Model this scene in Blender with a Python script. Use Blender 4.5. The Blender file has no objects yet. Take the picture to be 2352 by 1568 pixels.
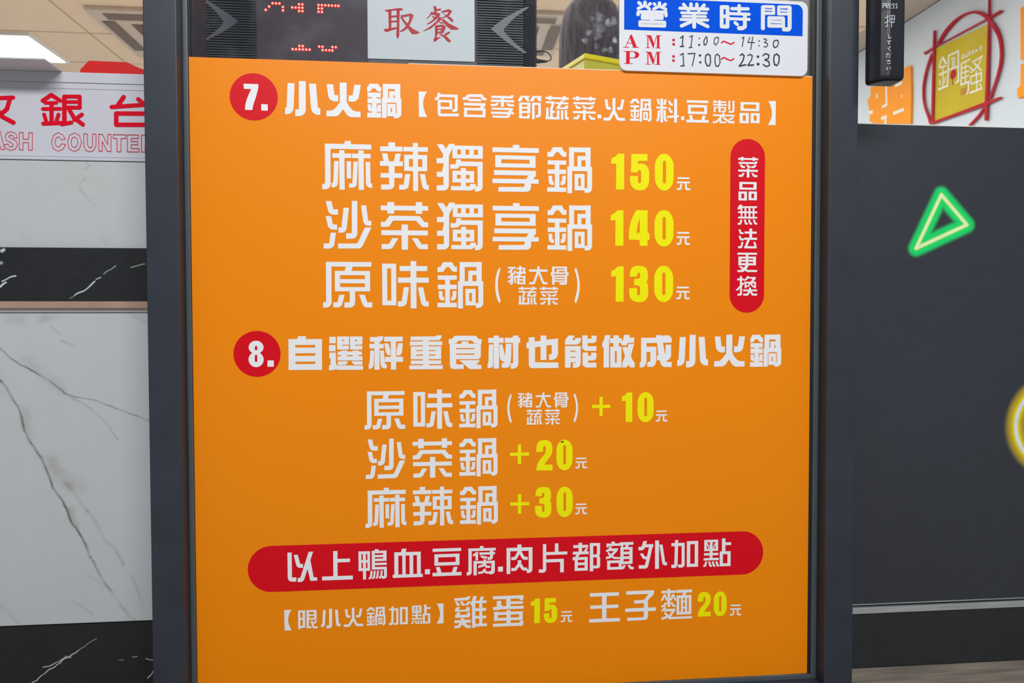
import bpy, bmesh, math, random
import numpy as np
from mathutils import Vector, Matrix, noise

S = bpy.context.scene
C = S.collection
random.seed(4)

# ------------------------------------------------------------------ camera, light, exposure
# world: X right along the shop front, Y into the shop, Z up; the poster hangs in the plane Y = 0
CAM = Vector((0.34618, -1.04474, 0.57007))
yaw, pitch, roll = 0.0961819, -0.0273133, -0.0020800
fw = Vector((math.sin(yaw) * math.cos(pitch), math.cos(yaw) * math.cos(pitch), math.sin(pitch)))
rt = Vector((math.cos(yaw), -math.sin(yaw), 0)); up = rt.cross(fw)
r2 = rt * math.cos(roll) + up * math.sin(roll); u2 = -rt * math.sin(roll) + up * math.cos(roll)
cd = bpy.data.cameras.new('camera'); cam = bpy.data.objects.new('camera', cd); C.objects.link(cam)
cam.matrix_world = Matrix.Translation(CAM) @ Matrix((r2, u2, -fw)).transposed().to_4x4()
cd.sensor_width = 36; cd.lens = 25.3766; cd.clip_start = .02; cd.clip_end = 60
cd.dof.use_dof = True; cd.dof.focus_distance = 1.08; cd.dof.aperture_fstop = 10
S.camera = cam

W = bpy.data.worlds.new('world'); S.world = W; W.use_nodes = True
bg = W.node_tree.nodes['Background']
bg.inputs['Color'].default_value = (.80, .88, 1.0, 1); bg.inputs['Strength'].default_value = .27

def area(name, loc, target, sx, sy, power, col):
    l = bpy.data.lights.new(name, 'AREA'); l.shape = 'RECTANGLE'; l.size = sx; l.size_y = sy
    l.energy = power; l.color = col
    o = bpy.data.objects.new(name, l); C.objects.link(o); o.location = loc
    o.rotation_euler = (Vector(target) - Vector(loc)).to_track_quat('-Z', 'Y').to_euler()
    o['kind'] = 'helper'
    return o
area('arcade_light', (.6, -2.25, 2.32), (.55, 0, .60), 2.2, .4, 66, (1, .98, .95))
area('shop_light', (0, 2.6, 2.57), (0, 2.6, 0), 4.5, 2.6, 150, (1, .97, .93))
area('shop_light_rear', (1.0, 5.4, 2.57), (1.0, 5.4, 0), 3.5, 2.2, 95, (1, .97, .93))

S.view_settings.view_transform = 'Standard'; S.view_settings.look = 'None'
S.view_settings.exposure = 0; S.view_settings.gamma = 1; S.view_settings.use_curve_mapping = False

# ------------------------------------------------------------------ helpers
def srgb(r, g, b):
    f = lambda c: (c / 255 / 12.92) if c <= 10 else ((c / 255 + .055) / 1.055) ** 2.4
    return (f(r), f(g), f(b), 1)

def mat(name, col, rough=.5, metal=0, spec=.5, var=.04, scale=8, bump=0, emit=None, es=1, attr=False, coat=0, stretch=(1, 1, 1)):
    m = bpy.data.materials.new(name); m.use_nodes = True
    nt = m.node_tree; b = nt.nodes['Principled BSDF']
    b.inputs['Roughness'].default_value = rough; b.inputs['Metallic'].default_value = metal
    b.inputs['Specular IOR Level'].default_value = spec
    b.inputs['Coat Weight'].default_value = coat
    tc = nt.nodes.new('ShaderNodeTexCoord'); mp = nt.nodes.new('ShaderNodeMapping')
    mp.inputs['Scale'].default_value = stretch
    nt.links.new(tc.outputs['Object'], mp.inputs['Vector'])
    nz = nt.nodes.new('ShaderNodeTexNoise'); nz.inputs['Scale'].default_value = scale; nz.inputs['Detail'].default_value = 5
    nt.links.new(mp.outputs['Vector'], nz.inputs['Vector'])
    mx = nt.nodes.new('ShaderNodeMix'); mx.data_type = 'RGBA'; mx.blend_type = 'MULTIPLY'
    mx.inputs[0].default_value = 1
    rmp = nt.nodes.new('ShaderNodeMapRange'); rmp.inputs['From Min'].default_value = .3; rmp.inputs['From Max'].default_value = .7
    rmp.inputs['To Min'].default_value = 1 - var; rmp.inputs['To Max'].default_value = 1 + var
    nt.links.new(nz.outputs['Fac'], rmp.inputs['Value'])
    nt.links.new(rmp.outputs['Result'], mx.inputs[7])
    if attr:
        at = nt.nodes.new('ShaderNodeAttribute'); at.attribute_name = 'pattern'
        nt.links.new(at.outputs['Color'], mx.inputs[6])
    else:
        mx.inputs[6].default_value = col
    nt.links.new(mx.outputs[2], b.inputs['Base Color'])
    if bump:
        bp = nt.nodes.new('ShaderNodeBump'); bp.inputs['Strength'].default_value = bump; bp.inputs['Distance'].default_value = .002
        nt.links.new(nz.outputs['Fac'], bp.inputs['Height']); nt.links.new(bp.outputs['Normal'], b.inputs['Normal'])
    if emit:
        b.inputs['Emission Color'].default_value = emit; b.inputs['Emission Strength'].default_value = es
    return m

def link(name, me, parent=None, m=None, kind=None):
    o = bpy.data.objects.new(name, me); C.objects.link(o)
    if m is not None:
        me.materials.clear(); me.materials.append(m)
    if parent is not None: o.parent = parent
    if kind: o['kind'] = kind
    return o

def wloc(p):
    v = Vector((0, 0, 0))
    while p is not None:
        v = v + p.location; p = p.parent
    return v

def empty(name, loc, label=None, cat=None, group=None):
    o = bpy.data.objects.new(name, None); C.objects.link(o); o.location = loc; o.empty_display_size = .05
    if label: o['label'] = label
    if cat: o['category'] = cat
    if group: o['group'] = group
    return o

def tag(o, label, cat, group=None, kind=None):
    o['label'] = label; o['category'] = cat
    if group: o['group'] = group
    if kind: o['kind'] = kind
    return o

def mesh_obj(name, verts, faces, m, parent=None, origin=None, kind=None, smooth=False):
    """world-space verts; the object's origin is its parent's place, or `origin` when top-level"""
    base = wloc(parent) if parent is not None else Vector(origin or (0, 0, 0))
    me = bpy.data.meshes.new(name)
    me.from_pydata([tuple(Vector(v) - base) for v in verts], [], faces); me.update()
    if smooth:
        for p in me.polygons: p.use_smooth = True
    o = link(name, me, parent, m, kind)
    if parent is None: o.location = base
    return o

def bm_obj(name, bm, m, parent=None, origin=None, kind=None, smooth=False):
    bmesh.ops.recalc_face_normals(bm, faces=bm.faces)
    base = wloc(parent) if parent is not None else Vector(origin or (0, 0, 0))
    bmesh.ops.translate(bm, verts=bm.verts, vec=-base)
    me = bpy.data.meshes.new(name); bm.to_mesh(me); bm.free()
    if smooth:
        for p in me.polygons: p.use_smooth = True
    o = link(name, me, parent, m, kind)
    if parent is None: o.location = base
    return o

def add_box(bm, x0, x1, y0, y1, z0, z1, bev=0):
    vs = [bm.verts.new((x, y, z)) for x in (x0, x1) for y in (y0, y1) for z in (z0, z1)]
    fs = [bm.faces.new([vs[i] for i in q]) for q in ((0, 1, 3, 2), (4, 6, 7, 5), (0, 4, 5, 1), (2, 3, 7, 6), (0, 2, 6, 4), (1, 5, 7, 3))]
    if bev:
        es = {e for f in fs for e in f.edges}
        bmesh.ops.recalc_face_normals(bm, faces=fs)
        bmesh.ops.bevel(bm, geom=list(es), offset=bev, segments=2, profile=.7, affect='EDGES')

def box(name, x0, x1, y0, y1, z0, z1, m, parent=None, bev=0, kind=None, origin=None):
    bm = bmesh.new(); add_box(bm, x0, x1, y0, y1, z0, z1, bev)
    return bm_obj(name, bm, m, parent, origin=origin or ((x0 + x1) / 2, (y0 + y1) / 2, z0), kind=kind)

def prism(name, pts, y0, y1, m, parent=None, bev=0, kind=None, axis='y', origin=None):
    """outline in x,z (or y,z for axis x) pushed through a depth"""
    bm = bmesh.new(); n = len(pts)
    f3 = (lambda a, z, d: (a, d, z)) if axis == 'y' else (lambda a, z, d: (d, a, z))
    A = [bm.verts.new(f3(a, z, y0)) for a, z in pts]; B = [bm.verts.new(f3(a, z, y1)) for a, z in pts]
    fa = bm.faces.new(A); bm.faces.new(B[::-1])
    for i in range(n): bm.faces.new((A[i], A[(i + 1) % n], B[(i + 1) % n], B[i]))
    if bev:
        bmesh.ops.bevel(bm, geom=list(fa.edges), offset=bev, segments=2, affect='EDGES')
    return bm_obj(name, bm, m, parent, origin=origin, kind=kind)

def rrect(x0, x1, z0, z1, r, corners='abcd'):
    o = []
    for key, cx, cz, t0 in (('a', x1 - r, z1 - r, 0), ('b', x0 + r, z1 - r, 90), ('c', x0 + r, z0 + r, 180), ('d', x1 - r, z0 + r, 270)):
        if key in corners:
            o += [(cx + r * math.cos(math.radians(t0 + 90 * i / 10)), cz + r * math.sin(math.radians(t0 + 90 * i / 10))) for i in range(11)]
        else:
            o.append((x1 if key in 'ad' else x0, z1 if key in 'ab' else z0))
    return o

def tube(name, pts, r, m, parent=None, seg=10, origin=None, closed=False):
    bm = bmesh.new(); rings = []
    P = [Vector(p) for p in pts]; n = len(P)
    for i, p in enumerate(P):
        t = (P[min(i + 1, n - 1)] - P[max(i - 1, 0)]).normalized()
        a = t.orthogonal().normalized() if i == 0 else (a - t * a.dot(t)).normalized()
        b = t.cross(a); rr = r[i] if isinstance(r, (list, tuple)) else r
        rings.append([bm.verts.new(p + (a * math.cos(k * 2 * math.pi / seg) + b * math.sin(k * 2 * math.pi / seg)) * rr) for k in range(seg)])
    for A, B in zip(rings, rings[1:]):
        for k in range(seg): bm.faces.new((A[k], A[(k + 1) % seg], B[(k + 1) % seg], B[k]))
    bm.faces.new(rings[0][::-1]); bm.faces.new(rings[-1])
    return bm_obj(name, bm, m, parent, origin=origin, smooth=True)

def spline(pts, n=6):
    P = [Vector(p) for p in pts]; P = [P[0]] + P + [P[-1]]; o = []
    for i in range(1, len(P) - 2):
        for k in range(n):
            t = k / n; a, b, c, d = P[i - 1:i + 3]
            o.append(.5 * ((2 * b) + (c - a) * t + (2 * a - 5 * b + 4 * c - d) * t * t + (3 * b - a - 3 * c + d) * t ** 3))
    return o + [P[-2]]

# ------------------------------------------------------------------ the lettering: pen strokes in tenths of a millimetre
TOP = .936           # height of the poster's top edge, where v = 0
GLYPHS = {
 '麻': 'R40,42,685,114 R314,0,400,55 Q77,80,81,77,644,0,645 R142,175,402,239 R237,131,310,685 Q64,198,284,182,622,129,623 R340,284,401,528 R412,175,674,239 R504,127,578,684 Q62,465,286,446,623,371,624 Q64,636,288,639,622,694,621',
 '辣': 'R120,0,214,71 R5,59,317,128 S75,67,158,91,280 S75,256,158,233,277 R0,267,321,335 R124,329,205,506 R9,435,315,501 Q73,165,336,163,630,13,634 R328,59,676,125 R465,2,536,683 B341,170,665,401,68,61 Q72,391,444,363,630,268,632 Q70,597,441,632,631,687,630',
 '獨': 'P3,11,90,9,140,80,178,168,93,149 P179,2,262,0,176,168,176,202,93,204,93,149 Q74,141,162,110,243,0,245 Q77,137,141,135,629,0,631 Q73,140,292,105,437,1,439 B227,24,661,207,69,56 R347,26,414,208 R467,23,532,206 Q65,316,221,295,323,196,325 R326,249,660,316 Q73,622,250,621,637,545,638 B225,383,535,551,65,58 R345,342,418,658 R204,602,490,662 P483,568,560,567,555,607,531,642,497,660,441,660,469,600',
 '享': 'R295,0,391,50 R1,42,673,110 B40,153,625,326,87,59 R23,367,630,437 P630,369,630,438,584,498,560,512,469,514,521,437 R0,489,669,554 P85,608,455,602,465,579,465,545,558,543,558,613,546,651,511,670,462,673,84,675',
 '鍋': 'P83,7,213,5,252,72,282,71,282,143,224,144,168,78,129,79,83,147,4,148,4,77,44,76 R7,196,279,258 R7,327,279,393 R112,251,180,591 R0,586,279,651 Q54,45,419,51,528,97,528 Q54,247,416,242,527,197,527 R321,5,394,344 R321,3,639,74 R563,0,639,340 R444,126,564,189 R444,126,504,280 R296,278,661,346 R296,281,367,669 Q71,625,284,625,624,551,625 B403,386,550,625,55,61',
 '1': 'P98,2,192,0,192,523,70,525,73,147,0,155,2,72,50,51,77,29',
 '5': 'P19,3,260,0,260,100,121,105,118,147,172,140,221,151,257,180,279,221,287,268,288,387,280,441,255,489,216,523,148,535,87,527,41,498,14,457,0,404,0,326,118,324,120,408,127,426,143,431,160,424,166,407,166,270,163,247,147,238,129,241,118,256,114,273,13,276',
 '0': 'K0,0,286,541,121,101,169,435',
 '元': 'R10,0,192,26 R2,64,202,90 Q28,68,97,54,174,0,175 Q29,136,78,140,176,205,175',
 '4': 'P110,1,165,0,166,109,141,187,123,271,120,333,121,437,0,436,0,332,7,260,31,164,68,75 R163,0,281,524 R121,334,311,438',
 '3': 'P8,163,10,96,32,37,81,6,148,0,216,9,259,38,278,89,282,161,278,209,262,239,281,275,287,323,287,413,278,467,248,509,205,533,143,539,82,528,33,498,8,456,0,396,0,329,118,327,120,414,128,431,143,437,158,431,165,413,164,323,152,300,124,292,74,288,74,198,124,192,155,183,164,162,164,126,154,105,142,102,127,111,121,132,118,163',
 '2': 'P3,176,3,113,15,54,48,16,86,1,125,0,174,7,212,35,234,74,241,134,234,194,207,248,168,296,138,336,122,363,241,366,241,451,0,448,4,402,20,348,48,299,86,254,119,219,135,186,141,154,140,105,130,88,116,88,103,104,98,176',
 '+': 'R0,118,280,166 R114,0,163,286',
 '7': 'P0,0,201,0,198,50,188,100,162,190,137,261,122,316,116,359,17,360,20,294,40,219,70,143,103,71,5,70',
 '.': 'R0,0,88,88',
 '8': 'K3,0,206,184,87,72,121,135 K0,158,206,371,86,196,119,300',
 '小b': 'Q95,85,33,67,418,0,420 Q95,239,0,235,440,138,442 Q95,378,32,406,417,482,415',
 '火b': 'Q88,52,29,75,224,165,222 Q89,434,27,402,219,308,222 P187,3,282,0,282,271,313,330,365,385,409,399,475,401,472,480,334,481,289,459,231,374,171,454,133,476,0,479,1,398,82,393,127,358,187,278',
 '鍋b': 'P33,4,149,3,183,49,198,52,197,114,152,116,111,72,74,73,44,116,1,118,1,50,14,46 R6,128,193,196 R5,211,192,280 R65,128,132,480 P5,296,53,294,53,334,64,341,64,394,30,395,10,377 P143,296,192,295,191,398,135,400,136,340,143,334 R0,411,193,480 R219,5,293,272 R220,2,464,74 R388,0,464,268 R308,104,396,162 R308,104,370,204 R205,200,478,264 R204,203,271,480 Q69,444,230,443,445,371,447 B279,281,397,455,50,59',
 '【': 'P0,0,121,0,93,42,70,106,62,169,70,237,91,300,119,360,3,360',
 '包': 'Q38,60,0,41,85,0,88 R51,20,325,59 Q43,303,26,302,245,249,246 R50,98,246,135 R205,96,246,229 R50,195,246,231 Q41,60,102,59,314,339,307',
 '含': 'P67,6,280,0,309,50,340,52,340,87,289,88,251,42,95,46,67,87,0,88,0,49,38,48 R79,68,264,104 R16,127,324,166 P324,125,324,162,289,199,238,197,270,158 B18,197,326,330,43,38',
 '季': 'R9,16,298,51 P285,14,295,1,334,0,324,38,305,48,266,49 R3,72,337,106 R147,17,192,172 Q32,99,117,80,147,0,150 Q32,240,118,259,148,338,146 R16,186,320,217 P320,191,320,215,291,248,240,247,275,211 R3,243,335,277 R25,298,246,330 P237,244,282,242,282,299,265,325,233,327',
 '節': 'P36,4,164,4,164,26,145,39,168,61,168,81,132,81,113,62,87,22,71,32,48,82,0,86,3,62,19,39 P213,1,345,0,345,21,326,34,344,56,342,76,307,77,287,58,265,20,248,30,226,80,179,83,179,61,197,35 R16,100,180,131 R16,101,58,328 R135,98,180,250 R16,160,180,188 R16,220,180,251 R16,297,170,328 R135,263,171,326 R203,98,332,131 R203,99,242,336 Q38,313,101,313,289,258,291',
 ',': 'R0,0,57,56',
 '料': 'S35,23,10,41,89 S35,138,13,124,92 R62,1,102,351 R0,119,160,149 Q34,42,173,27,318,1,319 Q34,124,165,131,320,164,319 Q34,193,32,215,87,247,86 Q34,194,132,216,193,247,192 R269,0,313,346 S33,160,270,340,250',
 '製': 'S28,37,2,16,43 R19,14,207,38 R6,54,218,79 R19,96,207,117 R91,0,124,178 R17,101,45,178 Q25,193,102,193,160,138,164 R240,2,270,137 Q30,319,1,320,164,246,166 R6,208,337,234 R147,182,180,219 Q30,141,232,59,319,4,325 R103,268,134,332 R103,311,208,336 Q34,160,249,258,318,336,317 S28,313,242,289,269,249,281',
 '品': 'B13,0,303,130,50,35 B0,162,142,313,47,35 B170,160,310,307,47,35',
 '】': 'P1,3,120,0,118,356,0,359,33,299,55,235,60,170,48,107,25,43',
 '(': 'P62,0,80,28,59,93,44,166,38,250,44,328,58,407,80,486,60,522,27,452,5,351,0,261,6,160,28,65',
 '豬': 'R2,14,112,41 S27,72,27,52,66,1,95 Q28,41,72,64,120,63,256,32,257 S25,55,114,35,159,0,168 S25,57,176,35,221,0,230 S26,108,66,95,108,78,128 Q27,100,145,109,240,123,240 R126,25,256,52 R166,0,197,102 R120,85,265,114 S26,251,60,166,131,109,167 B137,142,257,266,33,28 R137,190,257,215',
 '大': 'R0,48,268,82 R120,0,154,78 Q33,134,67,70,248,0,249 Q33,135,67,209,248,271,248',
 '骨': 'R19,0,238,27 R19,1,54,94 R203,0,238,93 R86,41,203,63 R86,41,117,94 R0,84,261,108 R0,85,34,134 R226,84,261,133 R19,123,238,149 R19,124,54,264 R54,162,203,186 R54,200,203,224 Q32,222,127,222,249,129,249',
 '蔬': 'R0,13,266,37 R36,0,70,48 R198,0,232,48 R4,61,106,83 Q29,92,65,68,138,68,237 R7,130,36,240 R67,164,109,186 R0,231,157,258 R129,155,159,258 R115,68,260,89 S29,192,49,172,82,138,133 R123,123,226,143 P229,102,260,101,257,127,243,143,214,143,215,124 R176,155,203,258 Q28,233,152,235,244,266,244',
 '菜': 'R0,13,269,37 R38,0,72,48 R195,0,227,48 P7,65,233,65,235,54,261,54,256,76,244,89,7,89 Q26,35,99,52,129,92,129 Q26,121,99,138,129,167,129 Q26,235,100,217,128,178,129 R2,164,269,190 R118,149,152,266 Q27,73,207,54,245,9,245 Q27,192,207,217,245,261,245',
 ')': 'P18,0,34,14,57,93,75,173,81,258,75,349,58,428,35,496,20,522,0,488,23,405,40,326,45,258,40,173,23,93,1,28',
 '沙': 'Q76,74,7,108,161,204,160 Q73,69,218,102,373,189,372 Q73,136,451,107,639,0,640 Q75,318,98,282,413,207,414 Q78,435,0,431,495,314,497 Q71,560,61,592,314,667,313 P574,374,667,373,539,641,502,672,200,674,200,603,455,601,482,577',
 '茶': 'R0,53,670,121 R93,3,189,168 R495,0,586,166 P124,196,549,198,620,285,669,285,669,355,582,356,497,265,171,266,117,352,96,356,2,357,2,285,59,284 R292,319,382,678 R6,403,664,473 Q72,204,514,132,635,10,636 Q72,479,514,553,634,663,633',
 '原': 'R42,0,677,67 Q76,82,6,79,608,0,608 P322,63,416,62,396,131,302,131 B165,127,657,417,73,61 R240,243,583,303 Q72,262,465,227,608,139,608 Q76,409,407,407,610,296,610 Q74,541,464,590,608,685,608',
 '味': 'B0,38,198,632,71,69 R247,70,639,142 R222,235,659,309 R401,0,483,676 Q74,341,373,305,612,220,612 Q74,542,374,589,612,657,612',
 '自b': 'P136,0,247,0,236,44,121,44 R2,40,96,476 R371,41,464,479 R4,41,466,124 R2,161,465,242 R1,278,464,360 R0,394,463,477',
 '選b': 'R9,4,99,96 R3,121,95,210 R6,228,99,312 R23,303,98,421 P1,411,27,406,98,380,109,409,477,418,477,476,127,474,90,465,60,477,0,480 R116,0,285,48 R116,0,187,185 R217,0,284,106 R116,66,284,118 P115,130,280,131,280,188,148,188,115,158 R298,1,471,49 R298,1,367,186 R399,1,471,107 R298,67,470,119 P297,131,468,132,468,189,328,189,297,159 R125,214,463,266 R170,201,256,342 R331,202,418,343 R121,282,470,341 P123,355,271,352,244,396,221,405,123,404 P312,352,469,353,468,407,364,406,338,393',
 '秤b': 'P21,13,128,11,132,0,210,0,203,49,173,79,20,78 R12,108,214,175 R82,14,154,478 P26,202,75,203,77,263,68,424,49,454,26,465,0,465,0,404,12,385 P161,202,217,206,224,325,233,394,255,402,252,462,208,459,178,440,167,386 R222,7,484,76 R314,7,388,480 P222,101,282,103,307,195,306,273,270,271,244,233 P421,99,485,102,472,234,445,276,396,276,397,195 R232,295,486,368',
 '重b': 'P22,16,377,15,389,0,466,0,458,39,431,71,21,72 R10,87,473,144 R23,158,457,212 R23,157,100,341 R376,158,457,344 R23,225,457,276 R22,292,457,343 R22,360,456,414 R0,430,479,487 R196,15,280,487',
 '食b': 'P88,0,389,1,432,49,475,51,473,120,463,123,366,107,335,72,141,73,106,110,14,117,0,117,0,46,41,46 R184,84,284,118 R15,115,463,179 R15,118,106,427 R369,119,462,306 R15,195,462,258 P17,274,462,277,458,314,427,341,17,338 R63,413,213,481 P14,396,105,397,105,481,55,480,24,466 P148,352,446,354,427,391,388,418,469,424,469,484,295,482',
 '材b': 'R11,33,235,107 R88,0,166,479 P20,128,82,128,81,416,74,455,39,471,0,470,0,408,12,392 P173,129,216,129,235,215,254,301,266,121,349,122,344,325,332,403,316,457,281,469,205,466,205,402,242,394,246,379,211,374,180,339,172,261 R251,32,476,108 R368,1,451,169 Q78,410,130,410,444,336,443',
 '也b': 'P0,103,34,98,34,26,122,24,122,87,208,78,208,0,294,0,294,61,466,44,466,266,451,315,421,344,382,358,333,358,333,277,372,270,372,139,294,146,294,358,207,357,207,159,127,172,127,388,471,395,471,476,78,476,44,458,34,419,34,184,0,185',
 '能b': 'P51,2,145,2,106,68,150,65,155,39,239,39,229,97,200,130,160,136,0,135,2,67 R0,156,234,224 R0,155,83,473 R0,241,234,314 R0,329,234,395 R155,156,234,396 Q74,197,366,197,440,118,439 R257,0,336,200 R393,5,468,84 P257,49,468,50,463,94,428,113,257,114 P257,159,468,160,468,229,299,228,257,190 R262,251,344,445 R388,255,468,329 P262,300,468,301,463,348,428,370,262,369 P262,401,468,402,468,474,309,473,262,440',
 '做b': 'P43,3,127,3,103,80,103,480,21,480,21,182,0,182,3,104,18,99 R115,49,293,121 R168,6,250,178 R121,173,290,239 R121,173,191,481 R218,174,290,474 R121,409,290,481 P327,0,415,0,408,40,481,40,478,119,383,120,363,155,288,154,288,100,313,71 P301,179,363,177,378,204,393,135,481,135,453,229,432,312,454,367,489,416,486,483,424,483,394,445,364,482,300,482,300,415,323,366,341,312,318,238',
 '成b': 'P19,39,246,38,243,0,352,3,362,33,367,3,454,4,466,33,484,39,484,110,353,115,368,206,384,295,393,142,476,142,475,316,445,365,394,384,425,397,486,400,484,476,364,473,323,443,303,374,260,374,260,302,282,300,262,117,102,116,102,170,250,171,250,383,232,443,192,470,113,469,116,397,161,388,161,249,102,249,103,382,91,441,51,476,0,478,0,401,20,392',
 '無': 'P31,0,67,0,72,23,306,20,297,45,67,48,45,69,0,70,4,44 R9,98,307,124 R10,178,303,204 R50,30,74,195 R108,30,135,194 R171,29,200,193 R235,28,262,193 Q28,60,221,46,283,6,284 Q28,112,220,129,281,159,280 Q28,179,219,194,280,225,280 Q28,252,219,274,279,304,279',
 '法': 'Q29,19,15,39,71,80,70 Q29,20,110,40,164,85,164 Q29,66,201,50,279,0,279 R98,45,286,76 R173,0,215,165 R89,137,293,168 S35,163,161,113,287 R95,264,285,295 Q30,250,199,271,268,271,286',
 '更': 'R0,0,304,29 R131,22,167,178 R16,58,287,87 R16,59,57,187 R246,57,287,186 R16,104,287,133 R16,156,288,187 P17,201,57,200,102,226,138,178,175,187,152,230,121,265,85,288,2,288,2,260,58,257,71,246 Q30,103,231,153,272,306,271',
 '換': 'R27,35,126,64 Q31,84,0,86,277,33,277 S28,127,100,19,214 S26,192,0,172,44,133,61 R176,13,312,37 P312,13,312,39,271,84,235,84,267,35 R140,83,317,109 R141,83,168,179 R290,82,317,178 S23,222,109,204,144,168,154 S23,238,109,263,148,290,163 R119,200,336,227 R209,170,239,209 Q30,224,209,187,277,119,277 Q30,223,209,264,276,336,276',
 '以': 'Q59,29,3,30,390,119,391 Q56,115,38,152,198,214,199 Q59,326,0,196,400,138,400 P264,135,320,131,361,369,411,371,409,419,314,418,278,251',
 '上': 'R157,0,217,378 R200,114,393,164 R0,361,431,417',
 '鴨': 'R2,26,165,63 R1,24,42,308 R127,28,164,309 R63,26,106,433 R1,151,164,190 R0,270,163,309 P235,0,288,2,284,27,225,29 R190,23,399,59 R190,22,232,292 R351,24,398,171 R190,84,398,117 R190,137,398,173 R189,197,401,231 R189,257,400,295 Q40,382,279,382,410,330,410 Q30,185,311,175,410,144,419 Q28,231,312,218,409,194,419 Q28,278,311,265,407,243,416 Q28,331,310,317,406,289,414',
 '血': 'P134,0,200,2,186,54,118,55 R25,51,402,100 R24,50,81,381 R138,53,185,384 R242,57,294,388 R348,57,402,392 R0,374,429,421',
 '豆': 'R4,0,414,46 B28,83,390,250,55,47 S57,78,270,100,362 S57,333,275,306,370 R0,353,418,403',
 '腐': 'R194,0,245,40 R25,32,424,71 Q48,50,31,49,401,0,400 S35,154,86,136,115,92,133 R128,108,166,207 R187,94,413,128 Q43,362,45,362,186,303,186 Q34,214,142,239,167,294,169 R99,220,409,258 R99,216,146,427 Q50,385,222,384,396,332,395 S32,267,196,241,287,168,305 Q32,259,255,285,309,343,309 S31,266,336,233,387,167,395 Q31,257,351,279,392,332,394',
 '肉': 'R0,45,381,96 R0,49,54,430 Q55,354,48,353,398,297,396 R161,0,219,117 Q44,187,102,128,205,69,204 Q44,194,102,252,205,311,207 R165,233,216,305 Q44,190,287,128,366,69,365 Q44,193,287,244,364,303,366',
 '片': 'R62,5,111,283 Q49,86,209,86,404,0,401 R240,0,292,156 R88,124,424,168 R88,231,372,277 R318,240,372,432',
 '都': 'R11,33,232,75 R90,0,141,165 S34,213,85,183,138 R4,130,240,173 S43,90,157,56,223,0,237 B31,213,226,416,46,41 R31,294,225,333 R258,9,309,431 P258,8,411,13,411,175,399,205,413,235,413,355,398,384,364,389,308,388,307,347,364,347,364,233,349,224,307,222,307,181,349,182,364,174,364,54,258,51',
 '額': 'R83,0,136,41 R10,28,260,64 R10,25,41,82 R230,32,262,98 S31,75,71,49,125,2,136 P34,102,185,100,177,137,91,224,72,246,2,258,0,224,45,215,124,140,34,140 S31,30,166,125,244,253,252 B19,281,238,418,45,39 R208,13,415,54 S45,326,41,309,98 B219,87,403,340,47,39 R218,155,403,196 R219,225,403,266 Q37,282,354,261,400,209,400 Q37,347,356,374,403,421,405',
 '外': 'Q53,102,2,66,112,0,112 R87,51,225,97 Q51,195,60,119,391,5,387 Q42,44,187,83,253,127,256 R253,0,313,427 Q47,342,63,389,353,436,354',
 '加': 'R0,45,203,91 Q50,81,0,69,396,1,394 Q47,180,54,182,395,105,392 B238,23,412,412,52,46',
 '點': 'B14,16,229,185,39,35 R99,16,143,323 S20,56,61,89,145 S20,190,65,154,147 R11,216,232,252 R5,291,241,327 Q31,44,344,33,406,0,408 Q31,91,345,107,410,131,411 Q31,147,346,161,411,185,411 Q32,203,345,220,411,244,412 R288,0,342,219 R316,62,431,104 B255,198,424,423,49,43',
 '眼': 'R1,0,99,30 R0,3,32,269 R65,2,98,246 R0,106,98,137 R21,222,97,252 R118,0,259,28 R117,1,152,260 R223,1,259,135 R117,62,258,86 R117,114,258,141 R116,235,186,262 S29,252,152,225,199 Q30,190,158,213,250,273,253',
 '小': 'Q38,48,16,35,241,0,241 Q43,136,0,134,260,76,259 Q41,218,17,231,239,273,241',
 '火': 'Q35,35,19,49,125,94,126 Q35,247,16,226,126,174,124 R115,0,152,172 Q36,133,155,75,257,0,255 Q36,134,155,184,252,272,255',
 '雞': 'P1,22,164,18,193,1,239,3,225,35,197,58,1,63 Q33,29,72,47,119,79,121 Q33,102,71,120,122,152,123 Q33,214,75,192,121,164,120 P35,154,87,156,59,193,164,196,176,160,221,160,224,223,204,226,9,222,9,186 P47,232,87,234,75,268,184,268,188,238,228,240,230,289,212,313,10,312,10,271 R0,346,238,389 P95,320,143,322,143,367,191,426,237,432,236,469,171,467,114,415,74,462,1,466,1,431,50,424,94,365 P278,0,328,2,306,79,305,468,256,470,257,134,234,129,235,84,253,77 R277,72,472,108 P383,12,432,14,407,83,406,452,361,450,363,81 R277,181,464,225 R277,295,463,336 R276,410,473,451',
 '蛋': 'P1,0,451,1,451,73,397,71,389,50,262,47,262,86,442,89,442,130,262,127,262,156,455,159,454,202,115,199,82,208,1,205,1,162,58,156,58,71,123,72,123,130,152,155,197,153,197,50,1,47 R200,215,262,447 R18,239,440,282 R18,232,75,363 R385,247,440,372 R18,325,440,368 R0,407,442,453 P397,380,450,380,450,423,429,455,397,458',
 '王': 'R12,0,451,53 R19,185,443,236 R0,388,468,440 R196,13,263,424',
 '子': 'R15,0,439,53 P439,3,439,61,343,151,284,151,353,53 R136,143,316,191 P284,135,348,137,347,408,317,444,32,448,32,400,263,403,284,390 R0,260,469,313',
 '麵': 'R14,26,230,64 R106,0,150,272 S30,68,78,17,177 S28,70,94,98,174 S30,193,82,161,177 S28,198,93,233,180 S32,92,201,58,253,13,262 S32,166,204,193,253,233,265 S32,82,280,17,328 R58,302,226,341 S36,212,318,145,413,16,448 S32,59,359,158,443 R124,426,487,460 R239,21,486,65 S43,374,57,355,115 B247,105,476,396,41,41 R313,104,345,376 R376,106,410,378 R312,185,410,215 R313,276,411,308',
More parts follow.
